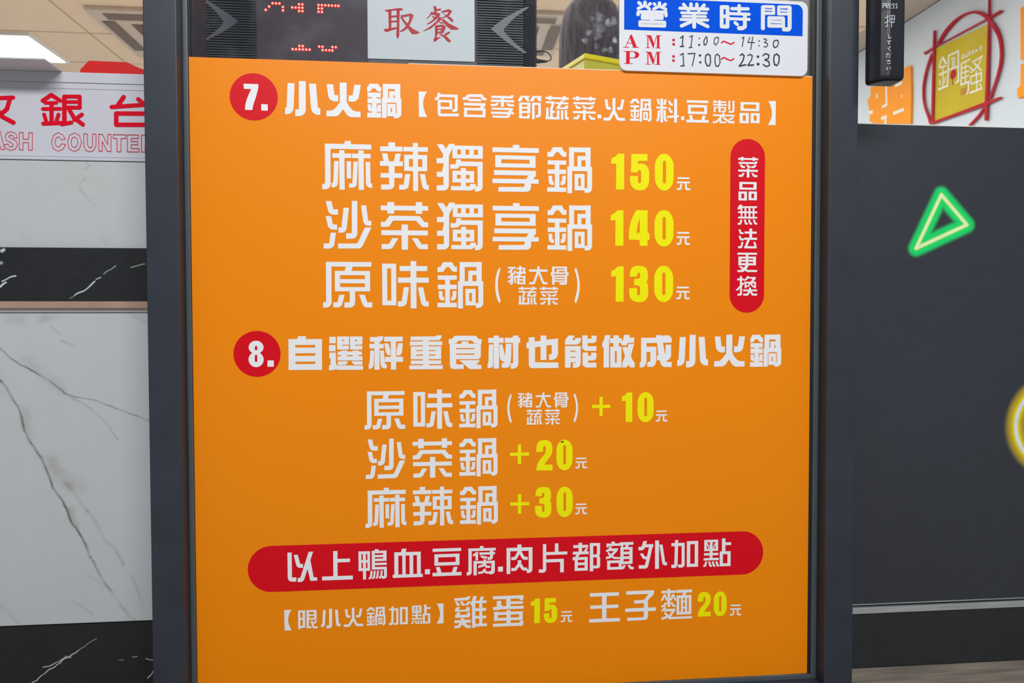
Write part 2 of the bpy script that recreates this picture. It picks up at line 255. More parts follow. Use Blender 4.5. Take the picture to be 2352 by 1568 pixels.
 '取': 'P16,50,182,21,316,0,356,20,346,43,182,51,69,82 P90,74,145,60,141,375,97,380 P142,147,248,133,248,168,141,179 P141,240,248,228,248,256,141,269 P0,394,113,373,247,345,247,376,133,412,56,445,23,430 P239,48,294,46,289,180,283,500,259,565,229,509,242,315 P298,136,395,116,493,91,546,123,515,211,471,306,421,375,353,418,293,438,293,420,367,364,411,309,462,213,470,139,358,167 P298,163,328,148,381,216,441,288,528,365,655,430,615,455,514,465,467,407,381,283',
 '餐': 'P184,3,218,0,248,24,244,121,204,136,197,49 S33,231,78,325,57 P143,108,204,116,298,127,315,152,244,235,156,305,68,345,68,328,163,265,237,168,156,159,68,245,62,232,123,166 S28,173,184,220,236 P329,94,467,47,531,83,474,166,352,224,338,208,426,161,467,92,339,121 P339,107,393,142,514,204,551,250,544,277,514,272,433,194 P284,186,338,204,324,252,243,322,135,413,7,466,0,458,122,380,243,275 P325,225,379,236,473,307,659,394,608,416,513,419,439,368,365,291 S24,297,294,368,307 P216,350,371,331,419,369,364,489,310,494,337,375,263,385,263,496,242,574,330,547,269,603,208,652,181,619,215,551 S27,256,423,344,412 S27,256,479,330,470 P276,495,337,506,438,550,505,621,485,652,444,637,370,559 S37,384,525,452,482,486,467',
 '營': 'O51,40,35,60,49 O53,130,26.5,130,66 O45,123,71,28.3,117 O45,135,71,196,116 O45,210,41,191,56 O45,265,41,278,51 O53,346,29.1,346,68 O45,341,74,260,114 O45,352,76,440,112 O47,433,42,411,57 O51,25.7,204,32,167,440,157,443,204 O44,89,213,388,207,385,249,89,256,89,213 R202,257,272,302 O47,55,309,423,303,423,355,55,360,55,309',
 '業': 'O50,79,35,115,78 O53,190,27.4,191,92 O53,278,26.7,279,89 O51,387,34,355,74 O48,24.1,93,443,89 O37,138,111,162,138 O37,320,104,302,133 O39,47,157,423,149 O39,67,205,411,199 O44,39,255,443,248 O58,238,163,239,352 O52,186,283,49,347 O52,297,279,444,341',
 '時': 'O58,29.0,55,119,54,119,336,31,336,29.0,55 R5,161,144,214 O49,184,72,431,66 O53,295,26.7,296,139 O45,147,145,449,144 O45,148,219,449,218 O60,383,148,384,326,347,350,294,353 O50,235,275,269,300',
 '間': 'O45,56,32,194,29.3,198,126,44,130 R35,66,204,92 O62,31,43,32,349 O45,439,22.7,272,29.2,270,131,437,124 R273,64,449,95 O63,442,36,444,328,426,352,356,354 O55,126,197,343,192,347,305,127,310,126,197 R127,228,343,271',
 'A': 'S10,113,0,36,181 P103,1,127,0,204,175,148,177,96,44 R59,117,158,127 R0,178,86,187 R138,174,233,184',
 'M': 'R0,4,83,13 R159,0,231,9 R25,9,41,185 P33,8,81,6,125,121,111,189 S10,112,187,164,6 R169,3,206,183 R1,179,70,188 R143,178,227,187',
 'T': 'R0,0,140,8 R41,3,95,180 R7,176,140,185 P95,0,186,2,227,22,236,50,222,83,186,98,95,107,95,96,153,91,173,75,178,52,169,24,150,10,95,10',
 ';': 'E21,21,21,21 E22,82,21,21',
 'h1': 'O18.0,11.8,49,50,18.5,36,173 O18.0,9.0,173,62,166 O14.2,150,29.1,190,7.1,166,182 O15.5,143,184,186,176 E295,43,11,9 E293,139,16,15 O15.5,396,15.9,364,78,367,133,392,137,416,80,407,25.1,396,15.9 O12.9,572,16.1,528,34,517,105,546,133,578,93,587,32,572,16.1',
 'h2': 'O16.1,8.0,41,48,15.3,54,195 O18.0,15.4,201,66,192 O15.5,122,19.3,226,10.7,186,191 E303,38,19,17 E308,137,19,15 O18.1,422,12.5,388,36,384,127,411,184,448,183,463,124,456,34,422,12.5 O15.5,565,7.8,535,31,528,122,546,185,583,185,607,133,597,36,565,7.8',
 'h3': 'O14.3,7.1,29.0,36,14.9,11.7,150 O13.1,129,14.6,97,89,200,88 O14.3,172,7.1,141,190 E269,61,11,11 E268,131,10,10 O13.1,338,33,363,26.0,387,47,350,80,394,93,403,124,372,149,344,141 O15.5,528,42,493,61,487,118,510,153,551,131,569,74,557,44,528,42',
 'h4': 'O20.2,27.1,49,58,27.1,86,53,66,128,10.7,206 O21.4,10.7,207,109,185 O16.7,142,48,177,29.1,211,52,197,109,142,191 O22.6,143,191,228,184 E297,59,20,18 E300,169,23,19 O17.9,374,41,414,10.5,466,31,459,79,402,102,467,126,475,181,428,201,379,173 O19.1,587,9.6,549,28.7,539,101,554,169,591,180,621,128,625,44,587,9.6',
 '~': 'O20.1,10.1,34,24.2,18.7,52,10.1,96,31,152,48,182,34,196,20.5',
 '收': 'O61,111,45,103,428 O61,35,63,30,270,106,261 O61,345,30,252,153 O61,269,64,565,42 O61,524,57,478,211,246,422 O64,319,183,415,325,563,404',
 '銀': 'O61,152,31,31,118 O61,152,31,274,111 O52,65,149,219,145 O55,33,238,271,229 O61,153,163,147,445 O55,47,318,71,402 O55,247,313,219,398 O61,34,451,275,434 O58,329,50,545,44,545,206,334,208 O52,335,129,539,123 O65,333,53,326,441 O58,291,454,422,425 O58,572,305,466,385 O61,398,237,462,356,584,450',
 '台': 'O65,202,33,106,175 O62,31,183,543,134 O62,407,59,566,190 O65,93,276,651,265,649,428,91,442,93,276',
 'w1': 'O8.0,4.0,271,78,5.1,123,4.0,176,268,130,269,116,213,55,214,39,271,4.0,271 O8.0,71,166,99,69,112,165,71,166 O8.0,353,95,336,31,275,5.3,211,26.1,186,83,204,134,269,165,299,196,279,229,244,223,229,186,177,195,194,251,255,277,324,257,357,192,334,136,273,105,237,78,259,52,297,64,307,99,353,95 O8.0,385,14.0,436,12.9,434,109,510,111,515,14.3,565,16.3,558,268,507,269,509,159,433,158,431,267,380,265,385,14.0',
 'w2': 'O8.1,198,96,160,32,99,6.0,37,43,4.0,141,25.4,237,94,276,164,246,201,174,145,165,107,219,69,199,53,140,75,74,113,66,143,110,198,96 O8.1,328,4.0,260,38,228,141,252,240,323,275,392,238,424,136,395,35,328,4.0 O8.1,327,61,291,86,279,140,289,194,324,220,358,193,375,137,360,84,327,61 O8.1,458,14.0,509,12.9,506,170,529,215,568,210,579,169,582,14.5,629,13.4,626,184,590,258,535,274,478,252,455,188,458,14.0 O8.1,669,15.7,719,14.6,791,164,794,14.5,841,13.5,837,264,785,265,714,117,712,263,665,264,669,15.7 O8.1,872,16.0,1047,15.3,1046,69,981,71,977,266,921,267,924,72,871,70,872,16.0 O8.2,1071,14.8,1228,14.5,1227,65,1125,67,1124,111,1215,109,1215,158,1124,157,1123,214,1233,215,1232,263,1067,264,1071,14.8 O8.2,1270,16.8,1393,14.0,1440,44,1447,101,1407,143,1453,261,1398,263,1360,160,1320,161,1319,262,1267,264,1270,16.8',
 'olive': 'P42,0,4490,223,4458,4730,0,4552',
 'redframe': 'P112,1036,254,1064,5612,1129,6582,1079,6716,1176,6665,1255,5752,1240,1117,1131,187,1240 P1026,0,1149,49,1185,1157,1114,5939,908,5883,967,1075 P5683,40,5782,84,5816,2970,5777,5014,5737,7026,5530,6970,5544,5769,5650,2908 P838,5817,5519,5906,6686,5954,6793,6027,6662,6067,5524,6115,909,5952 P1316,978,1438,857,1631,691,1862,520,2096,380,2333,276,2589,190,2850,125,3104,83,3353,69,3602,78,3844,105,4075,143,4294,190,4503,249,4703,323,4895,414,5077,522,5250,646,5417,786,5581,943,5744,1122,5906,1321,6059,1527,6197,1728,6320,1921,6432,2111,6530,2304,6612,2500,6678,2706,6727,2919,6763,3130,6788,3331,6801,3517,6803,3695,6791,3870,6766,4046,6723,4230,6664,4418,6596,4601,6529,4771,6461,4923,6391,5063,6319,5196,6247,5329,6172,5476,6094,5628,6021,5763,5960,5854,5822,5812,5865,5705,5941,5558,6030,5395,6110,5244,6177,5115,6243,4991,6306,4863,6368,4717,6431,4548,6495,4362,6551,4171,6591,3984,6613,3803,6622,3622,6618,3441,6602,3262,6577,3083,6540,2903,6491,2725,6428,2550,6350,2379,6258,2212,6153,2043,6038,1868,5911,1678,5771,1477,5623,1281,5473,1104,5323,950,5169,810,5010,684,4841,571,4663,468,4476,377,4281,303,4077,251,3862,222,3635,215,3402,229,3169,263,2932,323,2688,409,2450,509,2230,612,2024,728,1828,859,1656,978,1519,1055 P816,1386,723,1496,607,1665,486,1864,379,2062,289,2261,207,2474,135,2689,79,2893,39,3078,12,3252,0,3427,2,3618,17,3830,47,4056,90,4285,147,4505,227,4718,325,4928,426,5128,515,5311,588,5485,653,5651,713,5792,770,5892,977,5901,942,5802,870,5659,780,5490,689,5314,594,5128,487,4925,384,4715,303,4505,246,4294,205,4078,179,3867,166,3669,165,3491,179,3329,205,3167,244,2994,295,2802,359,2601,435,2399,522,2204,638,2006,777,1804,901,1623,975,1491 P5440,6153,5554,6228,5483,6308,5369,6417,5230,6533,5083,6637,4916,6731,4723,6824,4538,6904,4395,6956,4217,6908,4347,6834,4554,6733,4779,6623,4967,6520,5113,6416,5243,6307,5354,6213',
 '鍋騷': 'S140,388,0,81,533 S140,388,0,758,567 S96,102,586,760,671 S119,77,1022,833,1040 S100,446,615,494,1981 S101,138,1369,258,1725 S99,710,1356,619,1707 S125,16,1929,948,1948 S121,886,2039,955,125,1806,150,1844,1975,1584,2021 S98,993,1028,1813,1069 S87,1172,425,1457,439,1500,982 S87,1302,538,1325,1054 S116,2072,2311,2087,970 S95,2057,1003,2809,1011 S94,2433,1006,2449,2347 S84,2063,1287,2739,1371 S84,2070,1593,2746,1673 S84,2076,1899,2752,1953 S111,2023,2295,2717,2305,2697,2770,2584,3035 S102,2990,1246,3766,1187,3491,1634,2856,1838 S101,3138,1341,3755,2018 S87,2800,1457,3030,1727 S102,2899,2514,2890,2063,3741,2139,3738,2556,2899,2514 S101,3323,1870,3418,3083 S113,2809,3011,3720,3044 S90,3616,2705,3795,3097',
 'guosao': 'S57,245,52,93,40,35,149,141,274,261,244,260,174,175,156 S57,336,42,357,222,461,281,532,242,527,39 S56,723,34,618,81,644,219,757,252,832,168,723,34 S56,1047,69,930,68,931,132,1049,189,1051,261,916,254 S56,1139,293,1239,90,1381,298 S56,1184,225,1322,222 S55,1621,31,1509,94,1540,252,1655,303,1721,194,1621,31',
 'drop': 'E265,289,265,289 S54,225,496,235,941',
 'flames': 'S47,90,0,24,371 S47,230,23,177,397 S47,370,46,317,418 S47,514,27,462,399',
 'orange1': 'P3351,2,4693,0,4947,88,5051,1970,5025,3974,786,2798,282,2455,304,2050,162,1420,0,899,396,609,385,19,2224,496,3317,516',
 'g1': 'S218,0,115,747,109',
 'g2': 'S220,0,110,1189,154',
 'g3': 'S180,471,0,543,1323,0,1333',
 'g4': 'S240,0,122,480,201',
 'g5': 'S214,0,107,546,146,483,741',
 'g6': 'S140,70,0,97,384',
 'g7': 'S100,50,0,81,228',
 'orange2': 'P155,0,1250,104,1314,3047,215,2825 P239,3059,1319,3268,1354,4912,56,4847,0,4335,233,4209',
 'press': 'S9,4,75,8,11,39,12,43,37,9,47 S9,52,74,56,12,85,13,88,35,59,45,86,73 S9,133,11,103,12,101,72,131,71 S9,101,41,127,40 S9,175,16,163,8,147,22,171,50,163,70,145,69 S9,219,14,207,6,193,20,217,48,208,68,191,67 S9,34,208,93,191 S10,77,167,71,329,47,325 S9,35,283,94,247 S9,109,272,111,175,180,172,175,266,109,272 S9,111,222,178,219 S10,143,174,137,335 S8,88,435,93,485,115,492,136,472 S8,74,536,133,523 S8,121,526,94,547,92,567,118,568 S8,128,604,90,636,132,669 S8,58,716,112,705 S8,84,698,65,760 S8,100,731,124,727 S8,97,754,128,753 S8,130,697,137,708 S8,69,811,131,797 S8,92,788,119,826 S8,83,829,90,844,129,839 S8,78,889,73,923,94,919 S8,120,884,132,917',
 'chevl': 'P9,3,78,0,328,162,598,343,597,381,342,560,73,707,0,709,131,619,324,449,358,370,232,212',
 'chevr': 'P666,0,713,8,450,198,247,409,247,468,449,672,673,838,622,850,518,802,277,644,72,483,0,434,72,364,278,204,519,68',
 'speck': 'P0,15,12,8,20,13,31,0,51,6,42,19,26,32,18,26',
}
LINES = {
 'dish1': [('麻', 1788, 1106, 1000, 1000), ('辣', 2592, 1111, 1000, 1000), ('獨', 3391, 1113, 1000, 1000), ('享', 4191, 1109, 1000, 1000), ('鍋', 4986, 1124, 1000, 1000)],
 'price1': [('1', 5933, 1203, 1000, 1000), ('5', 6213, 1201, 1000, 1000), ('0', 6584, 1193, 1000, 1000), ('元', 6919, 1531, 1000, 1000)],
 'price2': [('4', 6197, 2023, 1000, 1000), ('1', 5925, 2028, 989, 991), ('0', 6583, 2018, 1007, 996), ('元', 6919, 2336, 993, 1007)],
 'price3': [('3', 6204, 2838, 1000, 1000), ('1', 5933, 2849, 974, 991), ('0', 6580, 2836, 1011, 997), ('元', 6916, 3144, 1005, 994)],
 'price5': [('2', 4821, 5389, 1000, 1000), ('+', 4436, 5450, 1000, 1000), ('0', 5119, 5389, 844, 841), ('元', 5404, 5662, 835, 844)],
 'num7': [('7', 728, 347, 1000, 1000), ('.', 964, 622, 1000, 1000)],
 'num8': [('8', 752, 3918, 1000, 1000), ('.', 1009, 4196, 989, 1007)],
 'head7': [('小b', 1288, 287, 1000, 1000), ('火b', 1854, 290, 1000, 1000), ('鍋b', 2420, 290, 1000, 1000)],
 'incl': [('【', 3142, 385, 1000, 1000), ('包', 3372, 396, 1000, 1000), ('含', 3767, 399, 1000, 1000), ('季', 4168, 399, 1000, 1000), ('節', 4562, 401, 1000, 1000), (',', 5726, 645, 1000, 1000), ('料', 6604, 387, 1000, 1000), ('製', 7457, 390, 1000, 1000), ('品', 7872, 405, 1000, 1000), ('】', 8311, 377, 1000, 1000), ('火', 5814, 400, 1175, 1206), ('鍋', 6211, 399, 487, 498), (',', 6979, 639, 818, 1025), ('蔬', 4962, 394, 1283, 1314), ('菜', 5362, 390, 1257, 1295), ('豆', 7059, 400, 806, 807)],
 'note3': [('(', 4225, 2873, 1000, 1000), ('豬', 4409, 2851, 1000, 1000), ('大', 4720, 2852, 1000, 1000), ('骨', 5039, 2857, 1000, 1000), ('蔬', 4565, 3152, 1000, 1000), ('菜', 4878, 3152, 1000, 1000), (')', 5386, 2873, 1000, 1000)],
 'dish2': [('沙', 1799, 1945, 1000, 1000), ('茶', 2598, 1951, 1000, 1000), ('獨', 3392, 1949, 997, 1008), ('享', 4191, 1945, 1001, 999), ('鍋', 4987, 1964, 1001, 996)],
 'dish3': [('原', 1785, 2807, 1000, 1000), ('味', 2612, 2790, 1000, 1000), ('鍋', 3393, 2796, 999, 1004)],
 'head8': [('自b', 1298, 3857, 1000, 1000), ('選b', 1857, 3863, 1000, 1000), ('秤b', 2413, 3862, 1000, 1000), ('重b', 2987, 3852, 1000, 1000), ('食b', 3553, 3859, 1000, 1000), ('材b', 4112, 3859, 1000, 1000), ('也b', 4679, 3861, 1000, 1000), ('能b', 5247, 3861, 1000, 1000), ('做b', 5801, 3856, 1000, 1000), ('成b', 6366, 3862, 1000, 1000), ('小b', 6935, 3859, 985, 992), ('火b', 7502, 3857, 996, 1002), ('鍋b', 8059, 3859, 1021, 1008)],
 'pill': [('無', 7849, 1923, 1000, 1000), ('法', 7862, 2275, 1000, 1000), ('更', 7852, 2636, 1000, 1000), ('換', 7825, 2984, 1000, 1000), ('菜', 7854, 1216, 1142, 1141), ('品', 7863, 1585, 915, 875)],
 'banner': [('以', 1256, 6929, 1000, 1000), ('上', 1736, 6931, 1000, 1000), ('鴨', 2248, 6923, 1000, 1000), ('血', 2733, 6927, 1000, 1000), ('豆', 3304, 6942, 1000, 1000), ('腐', 3799, 6925, 1000, 1000), ('肉', 4382, 6921, 1000, 1000), ('片', 4857, 6922, 1000, 1000), ('都', 5361, 6924, 1000, 1000), ('額', 5861, 6923, 1000, 1000), ('外', 6355, 6927, 1000, 1000), ('加', 6858, 6929, 1000, 1000), ('點', 7351, 6926, 1000, 1000), (',', 3195, 7239, 1258, 1310), (',', 4257, 7238, 1250, 1300)],
 'extra': [('眼', 1394, 7769, 1000, 1000), ('小', 1714, 7761, 1000, 1000), ('火', 2033, 7760, 1000, 1000), ('雞', 3617, 7657, 1000, 1000), ('蛋', 4178, 7671, 1000, 1000), ('王', 5608, 7682, 1000, 1000), ('子', 6155, 7673, 1000, 1000), ('麵', 6694, 7663, 1000, 1000), ('【', 1202, 7754, 849, 823), ('鍋', 2357, 7762, 406, 406), ('加', 2677, 7764, 651, 647), ('點', 2995, 7754, 642, 659), ('】', 3360, 7747, 837, 823)],
 'queue': [('取', 2423, -2048, 1000, 1000), ('餐', 3139, -2108, 1000, 1000)],
 'hourst': [('營', 6288, -1003, 1000, 1000), ('業', 6916, -1006, 1000, 1000), ('時', 7541, -1010, 1000, 1000), ('間', 8170, -1020, 1000, 1000)],
 'ampm': [('A', 6097, -506, 1000, 1000), ('M', 6430, -512, 1000, 1000), ('T', 6099, -270, 1000, 1000), (';', 6827, -473, 1000, 1000), ('M', 6431, -274, 992, 999), (';', 6827, -235, 975, 975)],
 'hand': [('h1', 6940, -534, 1000, 1000), ('h2', 6944, -280, 1000, 1000), ('h3', 7877, -546, 1000, 1000), ('h4', 7833, -313, 1000, 1000)],
 'tilde': [('~', 7564, -470, 1000, 1000), ('~', 7563, -233, 998, 1036)],
 'cash': [('收', -3311, 339, 1000, 1000), ('銀', -2369, 298, 1000, 1000), ('台', -1408, 299, 1000, 1000)],
 'cashen': [('w1', -3053, 869, 1000, 1000), ('w2', -2233, 869, 1000, 1000)],
 'olive': [('olive', -33387, -13711, 1000, 1000)],
 'redframe': [('redframe', -34477, -14917, 1000, 1000)],
 'logotext': [('鍋騷', -33063, -12953, 1000, 1000)],
 'guosao': [('guosao', -31017, -12460, 1000, 1000)],
 'logored': [('drop', -31964, -11822, 1000, 1000)],
 'logofl': [('flames', -31051, -10416, 1000, 1000)],
 'orange': [('orange1', -40657, -13535, 1000, 1000), ('orange2', -26607, -13348, 1000, 1000)],
 'orangew': [('g1', -37377, -12758, 1000, 1000), ('g2', -37564, -10909, 1000, 1000), ('g3', -38855, -12968, 1000, 1000), ('g4', -40437, -11808, 1000, 1000), ('g5', -38935, -10952, 1000, 1000), ('g6', -39542, -12798, 1000, 1000), ('g7', -36707, -11838, 1000, 1000)],
 'press': [('press', 9619, -794, 1000, 1000)],
 'chevl': [('chevl', -747, -2065, 1000, 1000)],
 'chevr': [('chevr', 4377, -2163, 1000, 1000)],
 'speck': [('speck', 5180, 5406, 1000, 1000)],
 'dish4': [('原', 2349, 4649, 839, 847), ('味', 3041, 4633, 850, 841), ('鍋', 3698, 4641, 844, 839)],
 'note4': [('(', 4398, 4707, 811, 826), ('豬', 4555, 4689, 806, 822), ('大', 4814, 4693, 830, 831), ('骨', 5086, 4696, 812, 832), ('蔬', 4681, 4939, 853, 866), ('菜', 4949, 4939, 834, 858), (')', 5374, 4713, 844, 822)],
 'price4': [('+', 5648, 4768, 988, 991), ('1', 6098, 4707, 817, 836), ('0', 6333, 4704, 861, 831), ('元', 6613, 4982, 846, 871)],
 'dish5': [('沙', 2361, 5331, 841, 851), ('茶', 3028, 5339, 845, 840), ('鍋', 3699, 5347, 839, 836)],
 'dish6': [('麻', 2351, 6038, 840, 841), ('辣', 3024, 6038, 844, 834), ('鍋', 3703, 6048, 838, 839)],
 'price6': [('+', 4436, 6179, 1000, 1005), ('3', 4803, 6081, 841, 846), ('0', 5121, 6084, 843, 837), ('元', 5402, 6342, 850, 837)],
 'price7': [('1', 4739, 7729, 699, 701), ('5', 4931, 7730, 697, 698), ('元', 5186, 7937, 827, 859)],
 'price8': [('2', 7267, 7730, 847, 831), ('0', 7515, 7731, 710, 703), ('元', 7772, 7942, 860, 879)],
}

VEINS={
 'lower':[
(0.00091,0.75,'g',[(-0.2994,0.5327),(-0.289,0.5213),(-0.2784,0.5129),(-0.2643,0.504),(-0.2501,0.4963),(-0.2324,0.4847),(-0.2182,0.4731),(-0.2111,0.4665)]),
(0.0007,0.6,'g',[(-0.2111,0.4665),(-0.1931,0.4594),(-0.175,0.4562),(-0.146,0.4454),(-0.1278,0.4375),(-0.0948,0.4242),(-0.0838,0.4194)]),
(0.0008,0.35,'g',[(-0.2111,0.4654),(-0.1824,0.4478),(-0.168,0.438),(-0.1501,0.4166),(-0.1358,0.3951)]),
(0.00523,0.22,'b',[(-0.2641,0.5154),(-0.2464,0.502),(-0.2288,0.4847),(-0.2164,0.4712)]),
(0.00131,0.8,'g',[(-0.3003,0.4854),(-0.2899,0.472),(-0.2779,0.4491),(-0.2728,0.4338),(-0.2679,0.4108),(-0.2628,0.3993),(-0.2471,0.3742),(-0.2436,0.3684),(-0.2385,0.351),(-0.2281,0.3239),(-0.2158,0.3043),(-0.2089,0.2868),(-0.2055,0.2732),(-0.1983,0.2652),(-0.186,0.2397),(-0.179,0.2201)]),
(0.00111,0.45,'g',[(-0.179,0.2201),(-0.1648,0.1924),(-0.1559,0.1765),(-0.1505,0.1685)]),
(0.00181,0.4,'b',[(-0.1505,0.1685),(-0.1362,0.1445),(-0.118,0.1222)]),
(0.00604,0.25,'b',[(-0.2672,0.4451),(-0.2659,0.4222),(-0.2608,0.4069)]),
(0.00724,0.3,'b',[(-0.2346,0.3663),(-0.2222,0.3506),(-0.2098,0.335),(-0.1918,0.3268)]),
(0.00201,0.3,'b',[(-0.2117,0.3331),(-0.1957,0.3096),(-0.1815,0.2899)]),
(0.00181,0.22,'g',[(-0.1815,0.2899),(-0.1673,0.2663),(-0.1567,0.2427),(-0.1458,0.2345),(-0.1315,0.2068)]),
(0.00402,0.3,'b',[(-0.2035,0.2828),(-0.2052,0.2905),(-0.1965,0.2671)]),
(0.00101,0.3,'g',[(-0.2151,0.5436),(-0.1954,0.5367)]),
(0.00121,0.16,'g',[(-0.2291,0.5665),(-0.2167,0.5531)]),
(0.00161,0.2,'g',[(-0.2021,0.153),(-0.1877,0.1427),(-0.1769,0.1325)]),
(0.00241,0.15,'g',[(-0.3071,0.1514),(-0.2965,0.1432),(-0.2824,0.1253)]),
(0.00181,0.15,'g',[(-0.1206,0.1908),(-0.11,0.163),(-0.1029,0.1373)]),
(0.00161,0.12,'g',[(-0.1832,0.193),(-0.1541,0.1745)]),
(0.00523,0.14,'g',[(-0.2843,0.5761),(-0.2665,0.5741)]),
(0.00443,0.14,'g',[(-0.2451,0.5749),(-0.2235,0.5779)]),
(0.00282,0.14,'b',[(-0.1181,0.5854),(-0.0963,0.5719)]),
(0.01207,0.08,'g',[(-0.3518,0.5593),(-0.3211,0.5102),(-0.3005,0.4759)]),
(0.00161,0.5,'g',[(-0.3682,0.6118),(-0.3408,0.5818),(-0.3202,0.5554),(-0.2994,0.5327)]),
(0.00161,0.6,'g',[(-0.3552,0.5668),(-0.3315,0.5215),(-0.3003,0.4854)]),
],
'upper':[
(0.01002,0.1,'y',[(-0.1973,0.8024),(-0.191,0.7889),(-0.1847,0.7753)]),
(0.00729,0.1,'y',[(-0.1911,0.7838),(-0.1716,0.7798),(-0.152,0.7742),(-0.139,0.7658)]),
(0.00109,0.22,'g',[(-0.1736,0.8046),(-0.1688,0.8004),(-0.1754,0.796)]),
(0.00109,0.18,'g',[(-0.1756,0.784),(-0.1814,0.7771),(-0.184,0.7685),(-0.1797,0.7618)]),
(0.00091,0.14,'g',[(-0.1785,0.7601),(-0.1656,0.7448),(-0.165,0.7346)]),
(0.00237,0.09,'g',[(-0.2656,0.6976),(-0.256,0.6909)]),
(0.00364,0.08,'g',[(-0.1534,0.6935),(-0.1452,0.6901)]),
],
'band':[
(0.00128,1,'w',[(-0.3073,0.6157),(-0.2976,0.6222),(-0.2927,0.6268),(-0.2894,0.6285)]),
(0.001,1,'w',[(-0.2945,0.6305),(-0.2845,0.6358),(-0.2756,0.6388)]),
(0.00237,0.9,'w',[(-0.2943,0.6746),(-0.2914,0.6766)]),
(0.00091,1,'w',[(-0.1942,0.6104),(-0.1842,0.6163),(-0.1743,0.6228),(-0.1693,0.628),(-0.1646,0.6318)]),
(0.00082,0.8,'w',[(-0.1629,0.6349),(-0.1568,0.6377)]),
(0.00046,0.55,'w',[(-0.2008,0.6056),(-0.1942,0.6104)]),
(0.00064,0.5,'w',[(-0.1534,0.6425),(-0.1459,0.6479),(-0.1363,0.6537)]),
(0.00064,0.6,'w',[(-0.1136,0.6521),(-0.1045,0.6545),(-0.0948,0.6572)]),
(0.00273,0.5,'w',[(-0.3001,0.6565),(-0.2961,0.6574)]),
],
'base':[
(0.00064,0.95,'w',[(-0.2735,0.026),(-0.2625,0.0348),(-0.2441,0.0498),(-0.2183,0.0661),(-0.1998,0.0789)]),
(0.00048,0.5,'w',[(-0.1998,0.0789),(-0.1738,0.0953)]),
(0.0006,0.8,'w',[(-0.2513,0.0541),(-0.2422,0.0563),(-0.233,0.0617),(-0.2201,0.0662),(-0.2182,0.07),(-0.211,0.0681)]),
(0.0005,0.5,'w',[(-0.1431,0.0609),(-0.1368,0.0595)]),
(0.00056,0.7,'w',[(-0.1234,0.0643),(-0.1163,0.0652)]),
(0.0006,0.8,'w',[(-0.103,0.061),(-0.0922,0.0589)]),
(0.0006,0.8,'w',[(-0.1015,0.0321),(-0.0894,0.0442)]),
],
}

